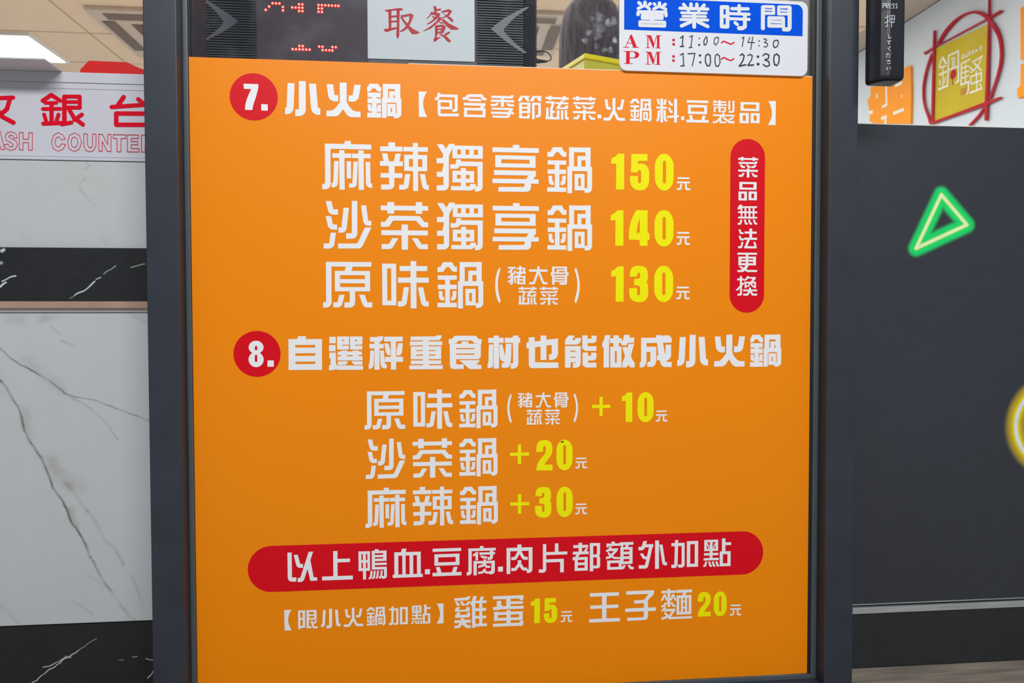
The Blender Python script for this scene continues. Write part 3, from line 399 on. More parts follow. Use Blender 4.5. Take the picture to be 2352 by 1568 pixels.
def expand(k, v):
    """one pen command -> list of polygons [(x, y), ...]"""
    if k == 'R':
        a, b, c, d = v
        return [[(a, b), (c, b), (c, d), (a, d)]]
    if k == 'B':
        a, b, c, d, tx, ty = v
        return [[(a, b), (c, b), (c, b + ty), (a, b + ty)], [(a, d - ty), (c, d - ty), (c, d), (a, d)],
                [(a, b), (a + tx, b), (a + tx, d), (a, d)], [(c - tx, b), (c, b), (c, d), (c - tx, d)]]
    if k == 'P':
        return [[(v[i], v[i + 1]) for i in range(0, len(v), 2)]]
    if k == 'E':
        return [[(v[0] + v[2] * math.cos(t * math.pi / 10), v[1] + v[3] * math.sin(t * math.pi / 10)) for t in range(20)]]
    if k == 'K':
        def ring(a, b, c, d):
            r = (c - a) / 2; n = 8; o = []
            ry = min(r * 1.35, (d - b) / 2)
            for cx, cy, t0 in ((a + r, b + ry, 180), (c - r, b + ry, 270), (c - r, d - ry, 0), (a + r, d - ry, 90)):
                for i in range(n + 1):
                    t = math.radians(t0 + 90 * i / n)
                    o.append((cx + r * math.cos(t), cy + ry * math.sin(t)))
            return o
        o, i = ring(*v[:4]), ring(*v[4:8]); n = len(o)
        return [[o[j], o[(j + 1) % n], i[(j + 1) % n], i[j]] for j in range(n)]
    w = v[0] / 2
    pts = [(v[i], v[i + 1]) for i in range(1, len(v), 2)]
    closed = len(pts) > 2 and pts[0] == pts[-1]
    out = []
    seg = []
    for (x0, y0), (x1, y1) in zip(pts, pts[1:]):
        l = math.hypot(x1 - x0, y1 - y0) or 1e-9
        seg.append(((y1 - y0) / l * w, -(x1 - x0) / l * w))
    if k == 'O':
        for ((x0, y0), (x1, y1)), (nx, ny) in zip(zip(pts, pts[1:]), seg):
            out.append([(x0 + nx, y0 + ny), (x1 + nx, y1 + ny), (x1 - nx, y1 - ny), (x0 - nx, y0 - ny)])
        for x, y in (pts[:-1] if closed else pts):
            out.append([(x + w * math.cos(t * math.pi / 8), y + w * math.sin(t * math.pi / 8)) for t in range(16)])
        return out
    # S (mitre joins) and Q (the outer side of each join rounded): offset both sides of the centre line;
    # a nearly level end is cut upright, a nearly upright end is cut level, as in the poster's lettering
    def cut(i, j, s):
        (x0, y0), (x1, y1) = pts[i], pts[j]
        nx, ny = seg[0] if i == 0 else seg[-1]
        dx, dy = x1 - x0, y1 - y0
        if abs(dy) >= abs(dx):
            return (x0 + nx * (1 + (dx / dy) ** 2) * s, y0) if dy else (x0, y0)
        return (x0, y0 + ny * (1 + (dy / dx) ** 2) * s)
    A = [cut(0, 1, 1)]; Z = [cut(0, 1, -1)]
    for i in range(1, len(pts) - 1):
        x, y = pts[i]; (a, b), (c, d) = seg[i - 1], seg[i]
        mx, my = a + c, b + d; m = mx * mx + my * my
        if m < w * w * .3: f = 1
        else: f = 2 * w * w / m
        mx *= f; my *= f
        turn = a * d - b * c
        for side, lst in ((1, A), (-1, Z)):
            outer = (turn > 0) != (side < 0)
            if k == 'Q' and outer:
                ix, iy = x - side * mx, y - side * my
                t0 = math.atan2(side * b, side * a); t1 = math.atan2(side * d, side * c)
                dt = (t1 - t0 + math.pi) % (2 * math.pi) - math.pi
                for j in range(7):
                    t = t0 + dt * j / 6
                    lst.append((ix + 2 * w * math.cos(t), iy + 2 * w * math.sin(t)))
            else:
                lst.append((x + side * mx, y + side * my))
    A.append(cut(-1, -2, 1)); Z.append(cut(-1, -2, -1))
    return [A + Z[::-1]]

def glyph_polys(name):
    out = []
    for c in GLYPHS[name].split():
        out += expand(c[0], [float(q) for q in c[1:].split(',')])
    return out
_cache = {}
def lettering(obj_name, key, depth, m, parent, only=None, skip=(), plane='front', thick=0):
    """one flat printed piece of writing; plane 'front' faces the street, 'side' lies on the shop's right wall"""
    verts, faces = [], []
    for g, u, v, sx, sy in LINES[key]:
        if (only and g not in only) or g in skip: continue
        if g not in _cache: _cache[g] = glyph_polys(g)
        f0 = len(faces)
        for poly in _cache[g]:
            i0 = len(verts)
            dd = depth - 4e-6 * (len(faces) - f0)       # overlapping strokes lie a hair above one another
            for x, y in poly:
                a = (u + x * sx / 1000) / 1e4; b = TOP - (v + y * sy / 1000) / 1e4
                verts.append((a, dd, b) if plane == 'front' else (dd, -a, b))
            n = len(poly); faces.append(list(range(i0, i0 + n)))
    # all faces towards the viewer
    for f in faces:
        A = [Vector(verts[i]) for i in f]
        nrm = sum((A[i].cross(A[(i + 1) % len(A)]) for i in range(len(A))), Vector())
        if (nrm.y if plane == 'front' else nrm.x) > 0: f.reverse()
    if thick:
        bm = bmesh.new()
        for f in faces:
            vs = [bm.verts.new(verts[i]) for i in f]; fc = bm.faces.new(vs)
            r = bmesh.ops.extrude_face_region(bm, geom=[fc])
            bmesh.ops.translate(bm, vec=(0, thick, 0) if plane == 'front' else (thick, 0, 0), verts=[e for e in r['geom'] if isinstance(e, bmesh.types.BMVert)])
        return bm_obj(obj_name, bm, m, parent)
    return mesh_obj(obj_name, verts, faces, m, parent)

# ------------------------------------------------------------------ surface patterns (stone veins, the printed neon) as a colour per point
def seg_dist(X, Z, pts):
    best = np.full(X.shape, 9.0)
    for (ax, az), (bx, bz) in zip(pts, pts[1:]):
        dx, dz = bx - ax, bz - az; L = dx * dx + dz * dz + 1e-12
        t = np.clip(((X - ax) * dx + (Z - az) * dz) / L, 0, 1)
        best = np.minimum(best, np.hypot(X - ax - t * dx, Z - az - t * dz))
    return best
def fnoise(X, Z, sc, seed=0):
    """cheap smooth noise from a handful of turned waves"""
    rs = np.random.RandomState(seed); o = np.zeros(X.shape); w = 0
    for i in range(14):
        a = rs.rand() * 6.283; f = sc * (1 + 3 * rs.rand()); k = 1 / (f / sc)
        o += k * np.sin((X * math.cos(a) + Z * math.sin(a)) * f + rs.rand() * 6.283); w += k
    return o / w * 2
STONE = {'g': np.array(srgb(92, 92, 88)[:3]), 'b': np.array(srgb(150, 138, 124)[:3]), 'y': np.array(srgb(196, 190, 150)[:3]), 'w': np.array(srgb(225, 232, 232)[:3])}
def veined(base, veins, mottle, seed):
    base = np.array(base[:3])
    def f(X, Z):
        col = np.ones(X.shape + (3,)) * base
        n = fnoise(X, Z, 9, seed); col *= (1 + mottle * n)[..., None]
        jx = .0012 * fnoise(X, Z, 160, seed + 1) ; jz = .0012 * fnoise(X, Z, 170, seed + 2)
        br = .75 + .45 * fnoise(X, Z, 90, seed + 3)
        for hw, st, c, pts in veins:
            soft = hw > .003
            if c != 'w': hw *= 1.25; st *= 1.3
            d = seg_dist(X + jx * (3 if soft else 1), Z + jz * (3 if soft else 1), pts)
            a = np.exp(-(d / (hw * (1.1 if soft else 1.0))) ** 2) if (soft or c != 'w') else np.clip(1.35 - d / hw, 0, 1)
            a = np.clip(a * st * (np.clip(br, .35, 1.2) if c != 'w' else 1), 0, 1)[..., None]
            col = col * (1 - a) + STONE[c] * a
        return np.clip(col, 0, 1)
    return f
def slab(name, x0, x1, y0, y1, z0, z1, step, colour, m, parent, kind=None):
    """a slab whose street face is a fine grid carrying the pattern"""
    base = wloc(parent) if parent is not None else Vector((x0, y0, z0))
    nx, nz = int((x1 - x0) / step) + 2, int((z1 - z0) / step) + 2
    xs = np.linspace(x0, x1, nx); zs = np.linspace(z0, z1, nz)
    X, Z = np.meshgrid(xs, zs); col = colour(X, Z).reshape(-1, 3)
    co = np.stack([X.ravel(), np.full(X.size, y0), Z.ravel()], 1)
    i = np.arange(nx - 1)[None, :] + np.arange(nz - 1)[:, None] * nx
    F = np.stack([i, i + 1, i + 1 + nx, i + nx], -1).reshape(-1, 4)
    n0 = len(co); a, b, c, d = 0, nx - 1, nx * nz - 1, nx * (nz - 1)
    back = np.array([(x0, y1, z0), (x1, y1, z0), (x1, y1, z1), (x0, y1, z1)])
    co = np.vstack([co, back]); col = np.vstack([col, col[[a, b, c, d]]])
    F = np.vstack([F, [[n0 + 1, n0, n0 + 3, n0 + 2], [a, n0, n0 + 1, b], [b, n0 + 1, n0 + 2, c], [c, n0 + 2, n0 + 3, d], [d, n0 + 3, n0, a]]])
    me = bpy.data.meshes.new(name)
    me.from_pydata((co - np.array(base)).tolist(), [], F.tolist()); me.update()
    at = me.color_attributes.new('pattern', 'FLOAT_COLOR', 'POINT')
    at.data.foreach_set('color', np.hstack([col, np.ones((len(col), 1))]).astype(np.float32).ravel())
    o = link(name, me, parent, m, kind)
    if parent is None: o.location = base
    return o

# ------------------------------------------------------------------ materials
M = {}
M['anod'] = mat('dark_anodised_aluminium', srgb(46, 53, 65), .42, .0, .5, .10, 22, .05)
M['bead'] = mat('grey_glazing_bead', srgb(78, 88, 94), .4, .0, .6, .06, 30)
M['gasket'] = mat('black_rubber', srgb(26, 27, 29), .6)
M['orange'] = mat('poster_orange_ink', srgb(250, 143, 0), .36, 0, .28, .015, 3)
M['white_ink'] = mat('poster_white_ink', srgb(244, 246, 250), .4, 0, .3, .0)
M['red_ink'] = mat('poster_red_ink', srgb(222, 0, 26), .36, 0, .28, .02, 5)
M['yellow_ink'] = mat('poster_yellow_ink', srgb(252, 246, 0), .4, 0, .2, .0)
M['paper_back'] = mat('white_backing_paper', srgb(225, 225, 215), .7)
M['dark_speck'] = mat('black_speck', srgb(38, 30, 12), .8)
M['white_plastic'] = mat('white_acrylic', srgb(226, 230, 238), .45, 0, .25, .02, 4)
M['sign_white'] = mat('milky_sign_acrylic', srgb(206, 208, 220), .35, 0, .5, .03, 5)
M['blue_ink'] = mat('sign_blue_ink', srgb(0, 84, 226), .5, 0, .04, .04, 6)
M['crimson_ink'] = mat('sign_crimson_ink', srgb(222, 0, 38), .5, 0, .15, .02)
M['marker'] = mat('dark_marker_ink', srgb(34, 36, 58), .5, 0, .4, .3, 60)
M['paper'] = mat('white_printer_paper', srgb(232, 240, 250), .7, 0, .2, .02, 4)
M['red_print'] = mat('red_brush_print', srgb(206, 50, 62), .6, 0, .3, .06, 60)
M['disp'] = mat('charcoal_display_plastic', srgb(58, 62, 76), .45, 0, .5, .06, 20)
M['disp_gap'] = mat('black_display_plastic', srgb(24, 26, 34), .5)
M['chev'] = mat('grey_chevron_plastic', srgb(78, 80, 92), .4)
M['led_window'] = mat('smoked_led_window', srgb(64, 54, 66), .5, 0, .3, .06, 14)
M['led'] = mat('lit_red_led', srgb(255, 40, 30), .4, emit=(1, .008, .012, 1), es=2.6)
M['led_core'] = mat('led_hot_centre', srgb(255, 150, 120), .4, emit=(1, .22, .16, 1), es=3.2)
M['ceiling'] = mat('ceiling_tile', srgb(240, 216, 190), .85, 0, .2, .02, 6, .1)
M['grid'] = mat('ceiling_grid', srgb(186, 172, 158), .6)
M['shopwall'] = mat('shop_wall_paint', srgb(212, 224, 236), .75, 0, .3, .03, 2)
M['lamp'] = mat('ceiling_lamp_panel', srgb(250, 250, 250), .5, emit=(1, 1, .98, 1), es=3.2)
M['lampframe'] = mat('lamp_frame', srgb(235, 235, 230), .5)
M['ac'] = mat('air_conditioner_plastic', srgb(206, 190, 176), .6)
M['ac_dark'] = mat('air_conditioner_louvre', srgb(120, 104, 94), .6)
M['floor'] = mat('brown_grained_floor', srgb(140, 132, 120), .55, 0, .3, .35, 14, .1, stretch=(.6, 6, 6))
M['joint'] = mat('shop_floor_tile', srgb(176, 170, 162), .6)
M['white_stone'] = mat('white_veined_stone', None, .35, 0, .35, .012, 30, attr=True)
M['black_stone'] = mat('black_veined_stone', None, .4, 0, .3, .10, 60, attr=True)
M['film'] = mat('charcoal_door_film', None, .45, 0, .5, .05, 40, attr=True)
M['brown_trim'] = mat('brown_edge_trim', srgb(176, 148, 130), .5, 0, .4, .08, 30)
M['lip'] = mat('grey_stone_lip', srgb(214, 210, 210), .4)
M['door_rail'] = mat('dark_door_rail', srgb(40, 43, 46), .45, 0, .5, .1, 30)
M['steel'] = mat('brushed_steel_strip', srgb(178, 184, 184), .45, .3, .5, .18, 10, 0, stretch=(1, 1, 40))
M['handle'] = mat('glossy_black_switch', srgb(24, 26, 34), .32, 0, .5, .1, 60, .03)
M['handle_ink'] = mat('switch_white_print', srgb(206, 212, 226), .5)
M['olive'] = mat('mustard_sign_panel', srgb(200, 180, 10), .5, 0, .15, .05, 5)
M['brush_red'] = mat('crimson_acrylic', srgb(182, 0, 36), .5, 0, .1, .04, 9)
M['logo_white'] = mat('logo_white', srgb(236, 236, 226), .5)
M['flame'] = mat('logo_flame', srgb(206, 80, 26), .5)
M['orange_acr'] = mat('orange_acrylic_letters', srgb(255, 158, 0), .5, 0, .15, .03, 7)
M['yellow_tray'] = mat('yellow_plastic', srgb(240, 222, 20), .35, 0, .5, .05, 8)
M['yellow_dark'] = mat('yellow_plastic_shaded', srgb(206, 196, 66), .4, 0, .5, .1, 12)  # the lid's yellow made darker: shade below the lid put into the colour
M['cable'] = mat('black_cable', srgb(28, 30, 32), .5)
M['red_plastic'] = mat('bright_red_plastic', srgb(214, 16, 8), .4, 0, .5, .05, 30)
M['card'] = mat('grey_laminated_card', srgb(226, 226, 232), .5, 0, .4, .10, 30, stretch=(3, 30, 1))
M['shelf'] = mat('white_shelf', srgb(220, 222, 222), .5)
M['skin'] = mat('skin', srgb(206, 160, 134), .55)
M['hair'] = mat('dark_brown_hair', srgb(84, 76, 84), .75, 0, .25, .5, 26, .6, stretch=(7, 7, .7))
M['shirt'] = mat('black_cloth', srgb(36, 36, 42), .85)
M['lips'] = mat('lips', srgb(170, 90, 86), .5)
M['eye'] = mat('eye', srgb(30, 24, 22), .2)

def glass_mat():
    m = bpy.data.materials.new('clear_glass'); m.use_nodes = True; nt = m.node_tree; nt.nodes.clear()
    out = nt.nodes.new('ShaderNodeOutputMaterial'); mix = nt.nodes.new('ShaderNodeMixShader')
    tr = nt.nodes.new('ShaderNodeBsdfTransparent'); gl = nt.nodes.new('ShaderNodeBsdfGlossy')
    lw = nt.nodes.new('ShaderNodeLayerWeight'); lw.inputs['Blend'].default_value = .5
    pw = nt.nodes.new('ShaderNodeMath'); pw.operation = 'POWER'; pw.inputs[1].default_value = 5
    fr = nt.nodes.new('ShaderNodeMath'); fr.operation = 'MULTIPLY_ADD'; fr.inputs[1].default_value = .9; fr.inputs[2].default_value = .03
    nt.links.new(lw.outputs['Facing'], pw.inputs[0]); nt.links.new(pw.outputs[0], fr.inputs[0])
    tr.inputs['Color'].default_value = (.965, .975, .97, 1); gl.inputs['Roughness'].default_value = .02
    nt.links.new(fr.outputs[0], mix.inputs[0]); nt.links.new(tr.outputs[0], mix.inputs[1]); nt.links.new(gl.outputs[0], mix.inputs[2])
    # fine smears left on the pane
    tc = nt.nodes.new('ShaderNodeTexCoord'); nz = nt.nodes.new('ShaderNodeTexNoise'); nz.inputs['Scale'].default_value = 26; nz.inputs['Detail'].default_value = 6
    nt.links.new(tc.outputs['Object'], nz.inputs['Vector'])
    mr = nt.nodes.new('ShaderNodeMapRange'); mr.inputs['From Min'].default_value = .52; mr.inputs['From Max'].default_value = .85
    mr.inputs['To Max'].default_value = .035; nt.links.new(nz.outputs['Fac'], mr.inputs['Value'])
    df = nt.nodes.new('ShaderNodeBsdfDiffuse'); df.inputs['Color'].default_value = (.8, .82, .85, 1)
    m2 = nt.nodes.new('ShaderNodeMixShader'); nt.links.new(mr.outputs[0], m2.inputs[0]); nt.links.new(mix.outputs[0], m2.inputs[1]); nt.links.new(df.outputs[0], m2.inputs[2])
    nt.links.new(m2.outputs[0], out.inputs[0]); return m
M['glass'] = glass_mat()

# ================================================================== the setting
FZ = .018
def structure(o): o['kind'] = 'structure'; return o
# floor: grained planks with recessed joints
fl = structure(box('floor', -4.2, 3.7, -3.2, 7.2, -.06, FZ - .004, M['joint']))
pm = None; k = 0
for j in range(-3, 7):
    for i in range(-2, 5):
        if abs(i * .9) > 3 : continue
        x0 = i * .9 + (.45 if j % 2 else 0); y0 = -.155 + j * .19
        if pm is None:
            bm = bmesh.new(); add_box(bm, 0, .896, 0, .186, -.004, 0)
            bmesh.ops.recalc_face_normals(bm, faces=bm.faces)
            pm = bpy.data.meshes.new('plank'); bm.to_mesh(pm); bm.free()
        o = link('plank', pm, fl, M['floor'] if k == 0 else None); k += 1
        o.location = Vector((x0, y0, FZ)) - fl.location
# shop walls and ceiling
structure(box('wall_right', 3.5, 3.62, .10, 7.0, FZ, 2.6, M['shopwall']))
structure(box('wall_left', -4.1, -4.0, .10, 7.0, FZ, 2.6, M['shopwall']))
structure(box('wall_back', -4.1, 3.62, 7.0, 7.1, FZ, 2.6, M['shopwall']))
structure(box('wall_front', -4.1, 3.62, .02, .10, 2.2, 2.6, M['shopwall']))
ce = structure(box('ceiling', -4.1, 3.62, .0, 7.1, 2.61, 2.68, M['grid']))
tm = None
for i in range(-6, 6):
    for j in range(0, 11):
        x0 = -.31 + i * .6; y0 = .14 + j * .6
        if tm is None:
            bm = bmesh.new(); add_box(bm, .008, .592, .008, .592, 0, .012); bmesh.ops.recalc_face_normals(bm, faces=bm.faces)
            tm = bpy.data.meshes.new('ceiling_tile'); bm.to_mesh(tm); bm.free(); tm.materials.append(M['ceiling'])
        o = link('ceiling_tile', tm, ce); o.location = Vector((x0, y0, 2.6)) - ce.location

def lamp(x0, x1, y0, y1, label):
    e = empty('ceiling_light', ((x0 + x1) / 2, (y0 + y1) / 2, 2.6), label, 'light', 'ceiling light panels')
    bm = bmesh.new()
    for a in ((x0, x1, y0, y0 + .02), (x0, x1, y1 - .02, y1), (x0, x0 + .02, y0 + .02, y1 - .02), (x1 - .02, x1, y0 + .02, y1 - .02)):
        add_box(bm, *a, 2.578, 2.60)
    bm_obj('frame', bm, M['lampframe'], e)
    box('diffuser', x0 + .02, x1 - .02, y0 + .02, y1 - .02, 2.584, 2.60, M['lamp'], e)
lamp(-3.72, -2.52, 4.36, 4.92, 'bright white ceiling light panel above the cash counter sign, upper left')

def cassette(cx, cy, s, label):
    e = empty('air_conditioner', (cx, cy, 2.6), label, 'air conditioner', 'ceiling air conditioners')
    h = s / 2
    box('panel', cx - h, cx + h, cy - h, cy + h, 2.572, 2.60, M['ac'], e, bev=.008)
    for dx, dy in ((0, -1), (0, 1), (-1, 0), (1, 0)):
        if dx == 0: a = (cx - h * .78, cx + h * .78, cy + dy * h * .78 - .045, cy + dy * h * .78 + .045)
        else: a = (cx + dx * h * .82 - .04, cx + dx * h * .82 + .04, cy - h * .6, cy + h * .6)
        box('louvre', *a, 2.566, 2.573, M['ac_dark'], e)
    bm = bmesh.new(); n = 16; g = h * .52
    for i in range(n):
        t = -g + 2 * g * (i + .3) / n
        add_box(bm, cx + t, cx + t + .007, cy - g, cy + g, 2.567, 2.573)
        add_box(bm, cx - g, cx + g, cy + t, cy + t + .007, 2.567, 2.573)
    bm_obj('grille', bm, M['ac_dark'], e, kind='stuff')
cassette(-1.50, 4.30, .86, 'square grey ceiling air conditioner with dark louvres beside the left post')
cassette(.82, 4.05, .74, 'square ceiling air conditioner seen between display box and dark-haired head')

# ================================================================== window frame around the poster
fr = structure(empty('window_1', (.45, -.0135, FZ)))
ZT = 2.15
def post(x0, x1, side):
    bm = bmesh.new(); add_box(bm, x0, x1, -.027, .10, FZ, ZT, .0012)
    return bm_obj('post', bm, M['anod'], fr)
post(-.0500, -.0072, 'l'); post(.9128, .9572, 'r')
for x0, x1 in ((-.0072, -.0005), (.9045, .9128)):
    bm = bmesh.new(); add_box(bm, x0, x1, -.0045, .02, FZ + .006, ZT, .0012)
    bm_obj('glazing_bead', bm, M['bead'], fr)
box('gasket', -.0005, .0012, -.0008, .012, .03, ZT, M['gasket'], fr)
box('gasket', .9002, .9045, -.0008, .012, .03, ZT, M['gasket'], fr)
box('sill', -.0072, .9128, -.027, .10, FZ, FZ + .006, M['anod'], fr)
box('bottom_bead', -.0072, .9045, -.0045, .02, FZ + .006, .0305, M['bead'], fr, bev=.001)
box('head_rail', -.0072, .9128, -.027, .10, ZT - .05, ZT, M['anod'], fr)
box('glass_pane', .0012, .9002, .001, .007, .0305, ZT - .05, M['glass'], fr)
def blotch_mat():
    m = bpy.data.materials.new('translucent_blotch'); m.use_nodes = True; nt = m.node_tree; nt.nodes.clear()
    out = nt.nodes.new('ShaderNodeOutputMaterial'); mix = nt.nodes.new('ShaderNodeMixShader'); tr = nt.nodes.new('ShaderNodeBsdfTransparent')
    df = nt.nodes.new('ShaderNodeBsdfDiffuse'); df.inputs['Color'].default_value = (.8, .82, .88, 1)
    tc = nt.nodes.new('ShaderNodeTexCoord'); nz = nt.nodes.new('ShaderNodeTexNoise'); nz.inputs['Scale'].default_value = 140; nz.inputs['Detail'].default_value = 5
    at = nt.nodes.new('ShaderNodeAttribute'); at.attribute_name = 'pattern'
    nt.links.new(tc.outputs['Object'], nz.inputs['Vector'])
    mr = nt.nodes.new('ShaderNodeMapRange'); mr.inputs['From Min'].default_value = .35; mr.inputs['From Max'].default_value = .7; mr.inputs['To Min'].default_value = .15; mr.inputs['To Max'].default_value = .75
    mu = nt.nodes.new('ShaderNodeMath'); mu.operation = 'MULTIPLY'
    nt.links.new(nz.outputs['Fac'], mr.inputs['Value']); nt.links.new(mr.outputs[0], mu.inputs[0]); nt.links.new(at.outputs['Fac'], mu.inputs[1])
    nt.links.new(mu.outputs[0], mix.inputs[0]); nt.links.new(tr.outputs[0], mix.inputs[1]); nt.links.new(df.outputs[0], mix.inputs[2]); nt.links.new(mix.outputs[0], out.inputs[0])
    return m
M['blotch'] = blotch_mat()
def blotch(cx, cz, rx, rz, strength):  # pale translucent blotch on the pane, fading out towards its rim
    verts = [(cx, .0008, cz)]; val = [strength]; faces = []
    for k, (f, s_) in enumerate(((.45, .9), (.75, .5), (1, 0))):
        for i in range(20):
            a = i / 20 * 2 * math.pi; w_ = 1 + .15 * math.sin(3 * a + cx * 90)
            verts.append((cx + rx * f * w_ * math.cos(a), .0008, cz + rz * f * w_ * math.sin(a))); val.append(strength * s_)
    for i in range(20):
        j = (i + 1) % 20; faces.append((0, 1 + i, 1 + j))
        for k in (0, 1): faces.append((1 + k * 20 + i, 21 + k * 20 + i, 21 + k * 20 + j, 1 + k * 20 + j))
    o = mesh_obj('blotch', verts, faces, M['blotch'], fr)
    at = o.data.color_attributes.new('pattern', 'FLOAT_COLOR', 'POINT')
    for i, v in enumerate(val): at.data[i].color = (v, v, v, 1)
for q in ((.576, 1.012, .008, .010, .35), (.573, .985, .008, .006, .35), (.5985, .9805, .004, .006, .9), (.5925, .966, .004, .005, .8), (.589, 1.005, .007, .007, .6), (.560, .990, .007, .005, .45), (.5545, .978, .006, .005, .5),
          (.575, .996, .012, .010, .3), (.597, 1.008, .006, .008, .5), (.584, .966, .006, .004, .4), (.572, .971, .004, .005, .35), (.566, 1.010, .006, .004, .3)):
    blotch(*q)
# rows of little perforations and scuffs in the left post
bm = bmesh.new()
for i in range(11):
    z = .185 - i * .0125; r = .0006
    add_box(bm, -.0262 - r, -.0262 + r, -.0272, -.0268, z - r, z + r)
bm_obj('scuffs', bm, M['bead'], fr, kind='stuff')

# ================================================================== the poster
po = empty('menu_poster', (.45, -.001, .031), 'large orange menu poster with white lettering, yellow prices and red banners', 'poster')
box('backing_sheet', .30, .8995, -.0004, .0008, .04, .9372, M['paper_back'], po, origin=None)
box('sheet', 0, .90, -.0010, -.0004, .0312, TOP, M['orange'], po)
def disc(name, cx, cz, rx, rz, y, m, parent):
    return mesh_obj(name, [(cx + rx * math.cos(t * math.pi / 36), y, cz + rz * math.sin(t * math.pi / 36)) for t in range(72)], [list(range(72))], m, parent)
def flat(name, pts, y, m, parent):
    return mesh_obj(name, [(x, y, z) for x, z in pts], [list(range(len(pts)))], m, parent)
b7 = disc('number_badge', .0864, .8836, .0325, .0326, -.0012, M['red_ink'], po); b7['label'] = 'red round badge with white number seven'
lettering('number', 'num7', -.0014, M['white_ink'], b7)
b8 = disc('number_badge', .0868, .5257, .0322, .0323, -.0012, M['red_ink'], po); b8['label'] = 'red round badge with white number eight'
lettering('number', 'num8', -.0014, M['white_ink'], b8)
pill = flat('red_pill', rrect(.7736, .8270, .5829, .8412, .0266), -.0012, M['red_ink'], po); pill['label'] = 'upright red pill with white lettering'
lettering('lettering', 'pill', -.0014, M['white_ink'], pill)
ban = flat('red_banner', rrect(.0705, .8288, .1872, .2532, .0329), -.0012, M['red_ink'], po); ban['label'] = 'long red banner with white lettering'
lettering('lettering', 'banner', -.0014, M['white_ink'], ban)
for k in ('head7', 'head8'): lettering('heading', k, -.0013, M['white_ink'], po)
lettering('bracket_text', 'incl', -.0013, M['white_ink'], po)
for i in range(1, 7): lettering('dish_name', 'dish%d' % i, -.0013, M['white_ink'], po)
for k in ('note3', 'note4'): lettering('dish_note', k, -.0013, M['white_ink'], po)
lettering('extras_note', 'extra', -.0013, M['white_ink'], po, only=('【', '眼', '小', '火', '鍋', '加', '點', '】'))
lettering('extra_item', 'extra', -.0013, M['white_ink'], po, only=('雞', '蛋'))
lettering('extra_item', 'extra', -.0013, M['white_ink'], po, only=('王', '子', '麵'))
for i in range(1, 9):
    p_ = lettering('price', 'price%d' % i, -.0013, M['yellow_ink'], po, skip=('元',)); p_['label'] = 'yellow price figures'
    lettering('currency_mark', 'price%d' % i, -.0013, M['white_ink'], po, only=('元',))
lettering('ink_speck', 'speck', -.0016, M['dark_speck'], po)

# ================================================================== opening-hours sign
hs = empty('opening_hours_sign', (.747, -.0045, .9345), 'white and blue opening hours plate above the poster, handwritten times', 'sign')
prism('plate', rrect(.6042, .8897, .9350, 1.0445, .011), -.0052, -.0022, M['white_plastic'], hs, bev=.0006)
bp = flat('blue_header', rrect(.6110, .8818, .9937, 1.0398, .010, 'a'), -.0054, M['blue_ink'], hs); bp['label'] = 'blue header strip'
lettering('header_lettering', 'hourst', -.0056, M['white_plastic'], hs)
lettering('am_pm_lettering', 'ampm', -.0054, M['crimson_ink'], hs)
lettering('range_mark', 'tilde', -.0054, M['crimson_ink'], hs)
for g in ('h1', 'h2', 'h3', 'h4'): lettering('handwritten_time', 'hand', -.0056, M['marker'], hs, only=(g,))

# ================================================================== inside the window: shelf, queue display, tray, cable, person
sh = empty('service_shelf', (.5, .4, FZ), 'white shelf behind the glass that carries the queue display', 'shelf')
box('shelf_board', -.02, .94, .285, .80, .97, 1.0, M['shelf'], sh, bev=.003)
for x in (.0, .45, .89): box('leg', x, x + .04, .30, .78, FZ, .97, M['shelf'], sh)

qd = empty('queue_display', (.2, .36, 1.0), 'black queue number display with lit red dots behind the glass', 'display')
prof = [(-.13, .302), (.4985, .302), (.526, .336), (.526, .40), (-.13, .40)]
bm = bmesh.new()
A = [bm.verts.new((x, y, 1.0)) for x, y in prof]; B = [bm.verts.new((x, y, 1.30)) for x, y in prof]
bm.faces.new(A); bm.faces.new(B[::-1])
for i in range(5): bm.faces.new((A[i], A[(i + 1) % 5], B[(i + 1) % 5], B[i]))
bm_obj('case', bm, M['disp_gap'], qd)
def ribs(path):
    bm = bmesh.new(); z = 1.002
    while z < 1.297:
        for (x0, y0), (x1, y1) in zip(path, path[1:]):
            dx, dy = x1 - x0, y1 - y0; L = math.hypot(dx, dy); nx, ny = dy / L * .003, -dx / L * .003
            vs = []
            for (x, y) in ((x0, y0), (x1, y1)):
                for zz, o_ in ((z, 0), (z + .0006, 1), (z + .0022, 1), (z + .0028, 0)):
                    vs.append(bm.verts.new((x + nx * o_, y + ny * o_, zz)))
            for q in range(3): bm.faces.new((vs[q], vs[q + 1], vs[q + 5], vs[q + 4]))
        z += .00455
    return bm
g1 = bm_obj('grille', ribs([(-.13, .3018), (.0170, .3018)]), M['disp'], qd, kind='stuff'); g1['label'] = 'ribbed left grille'
g2 = bm_obj('grille', ribs([(.4130, .3018), (.4985, .3018), (.526, .3358)]), M['disp'], qd, kind='stuff'); g2['label'] = 'ribbed right grille'
lettering('chevron', 'chevl', .2985, M['chev'], qd, thick=.003)
lettering('chevron', 'chevr', .2985, M['chev'], qd, thick=.003)
box('led_window', .0175, .2136, .2998, .302, 1.0, 1.297, M['led_window'], qd)
box('lower_bezel', .2140, .4125, .2992, .302, 1.0, 1.048, M['disp'], qd)
box('side_bezel', .4080, .4128, .2986, .302, 1.048, 1.297, M['led_window'], qd)
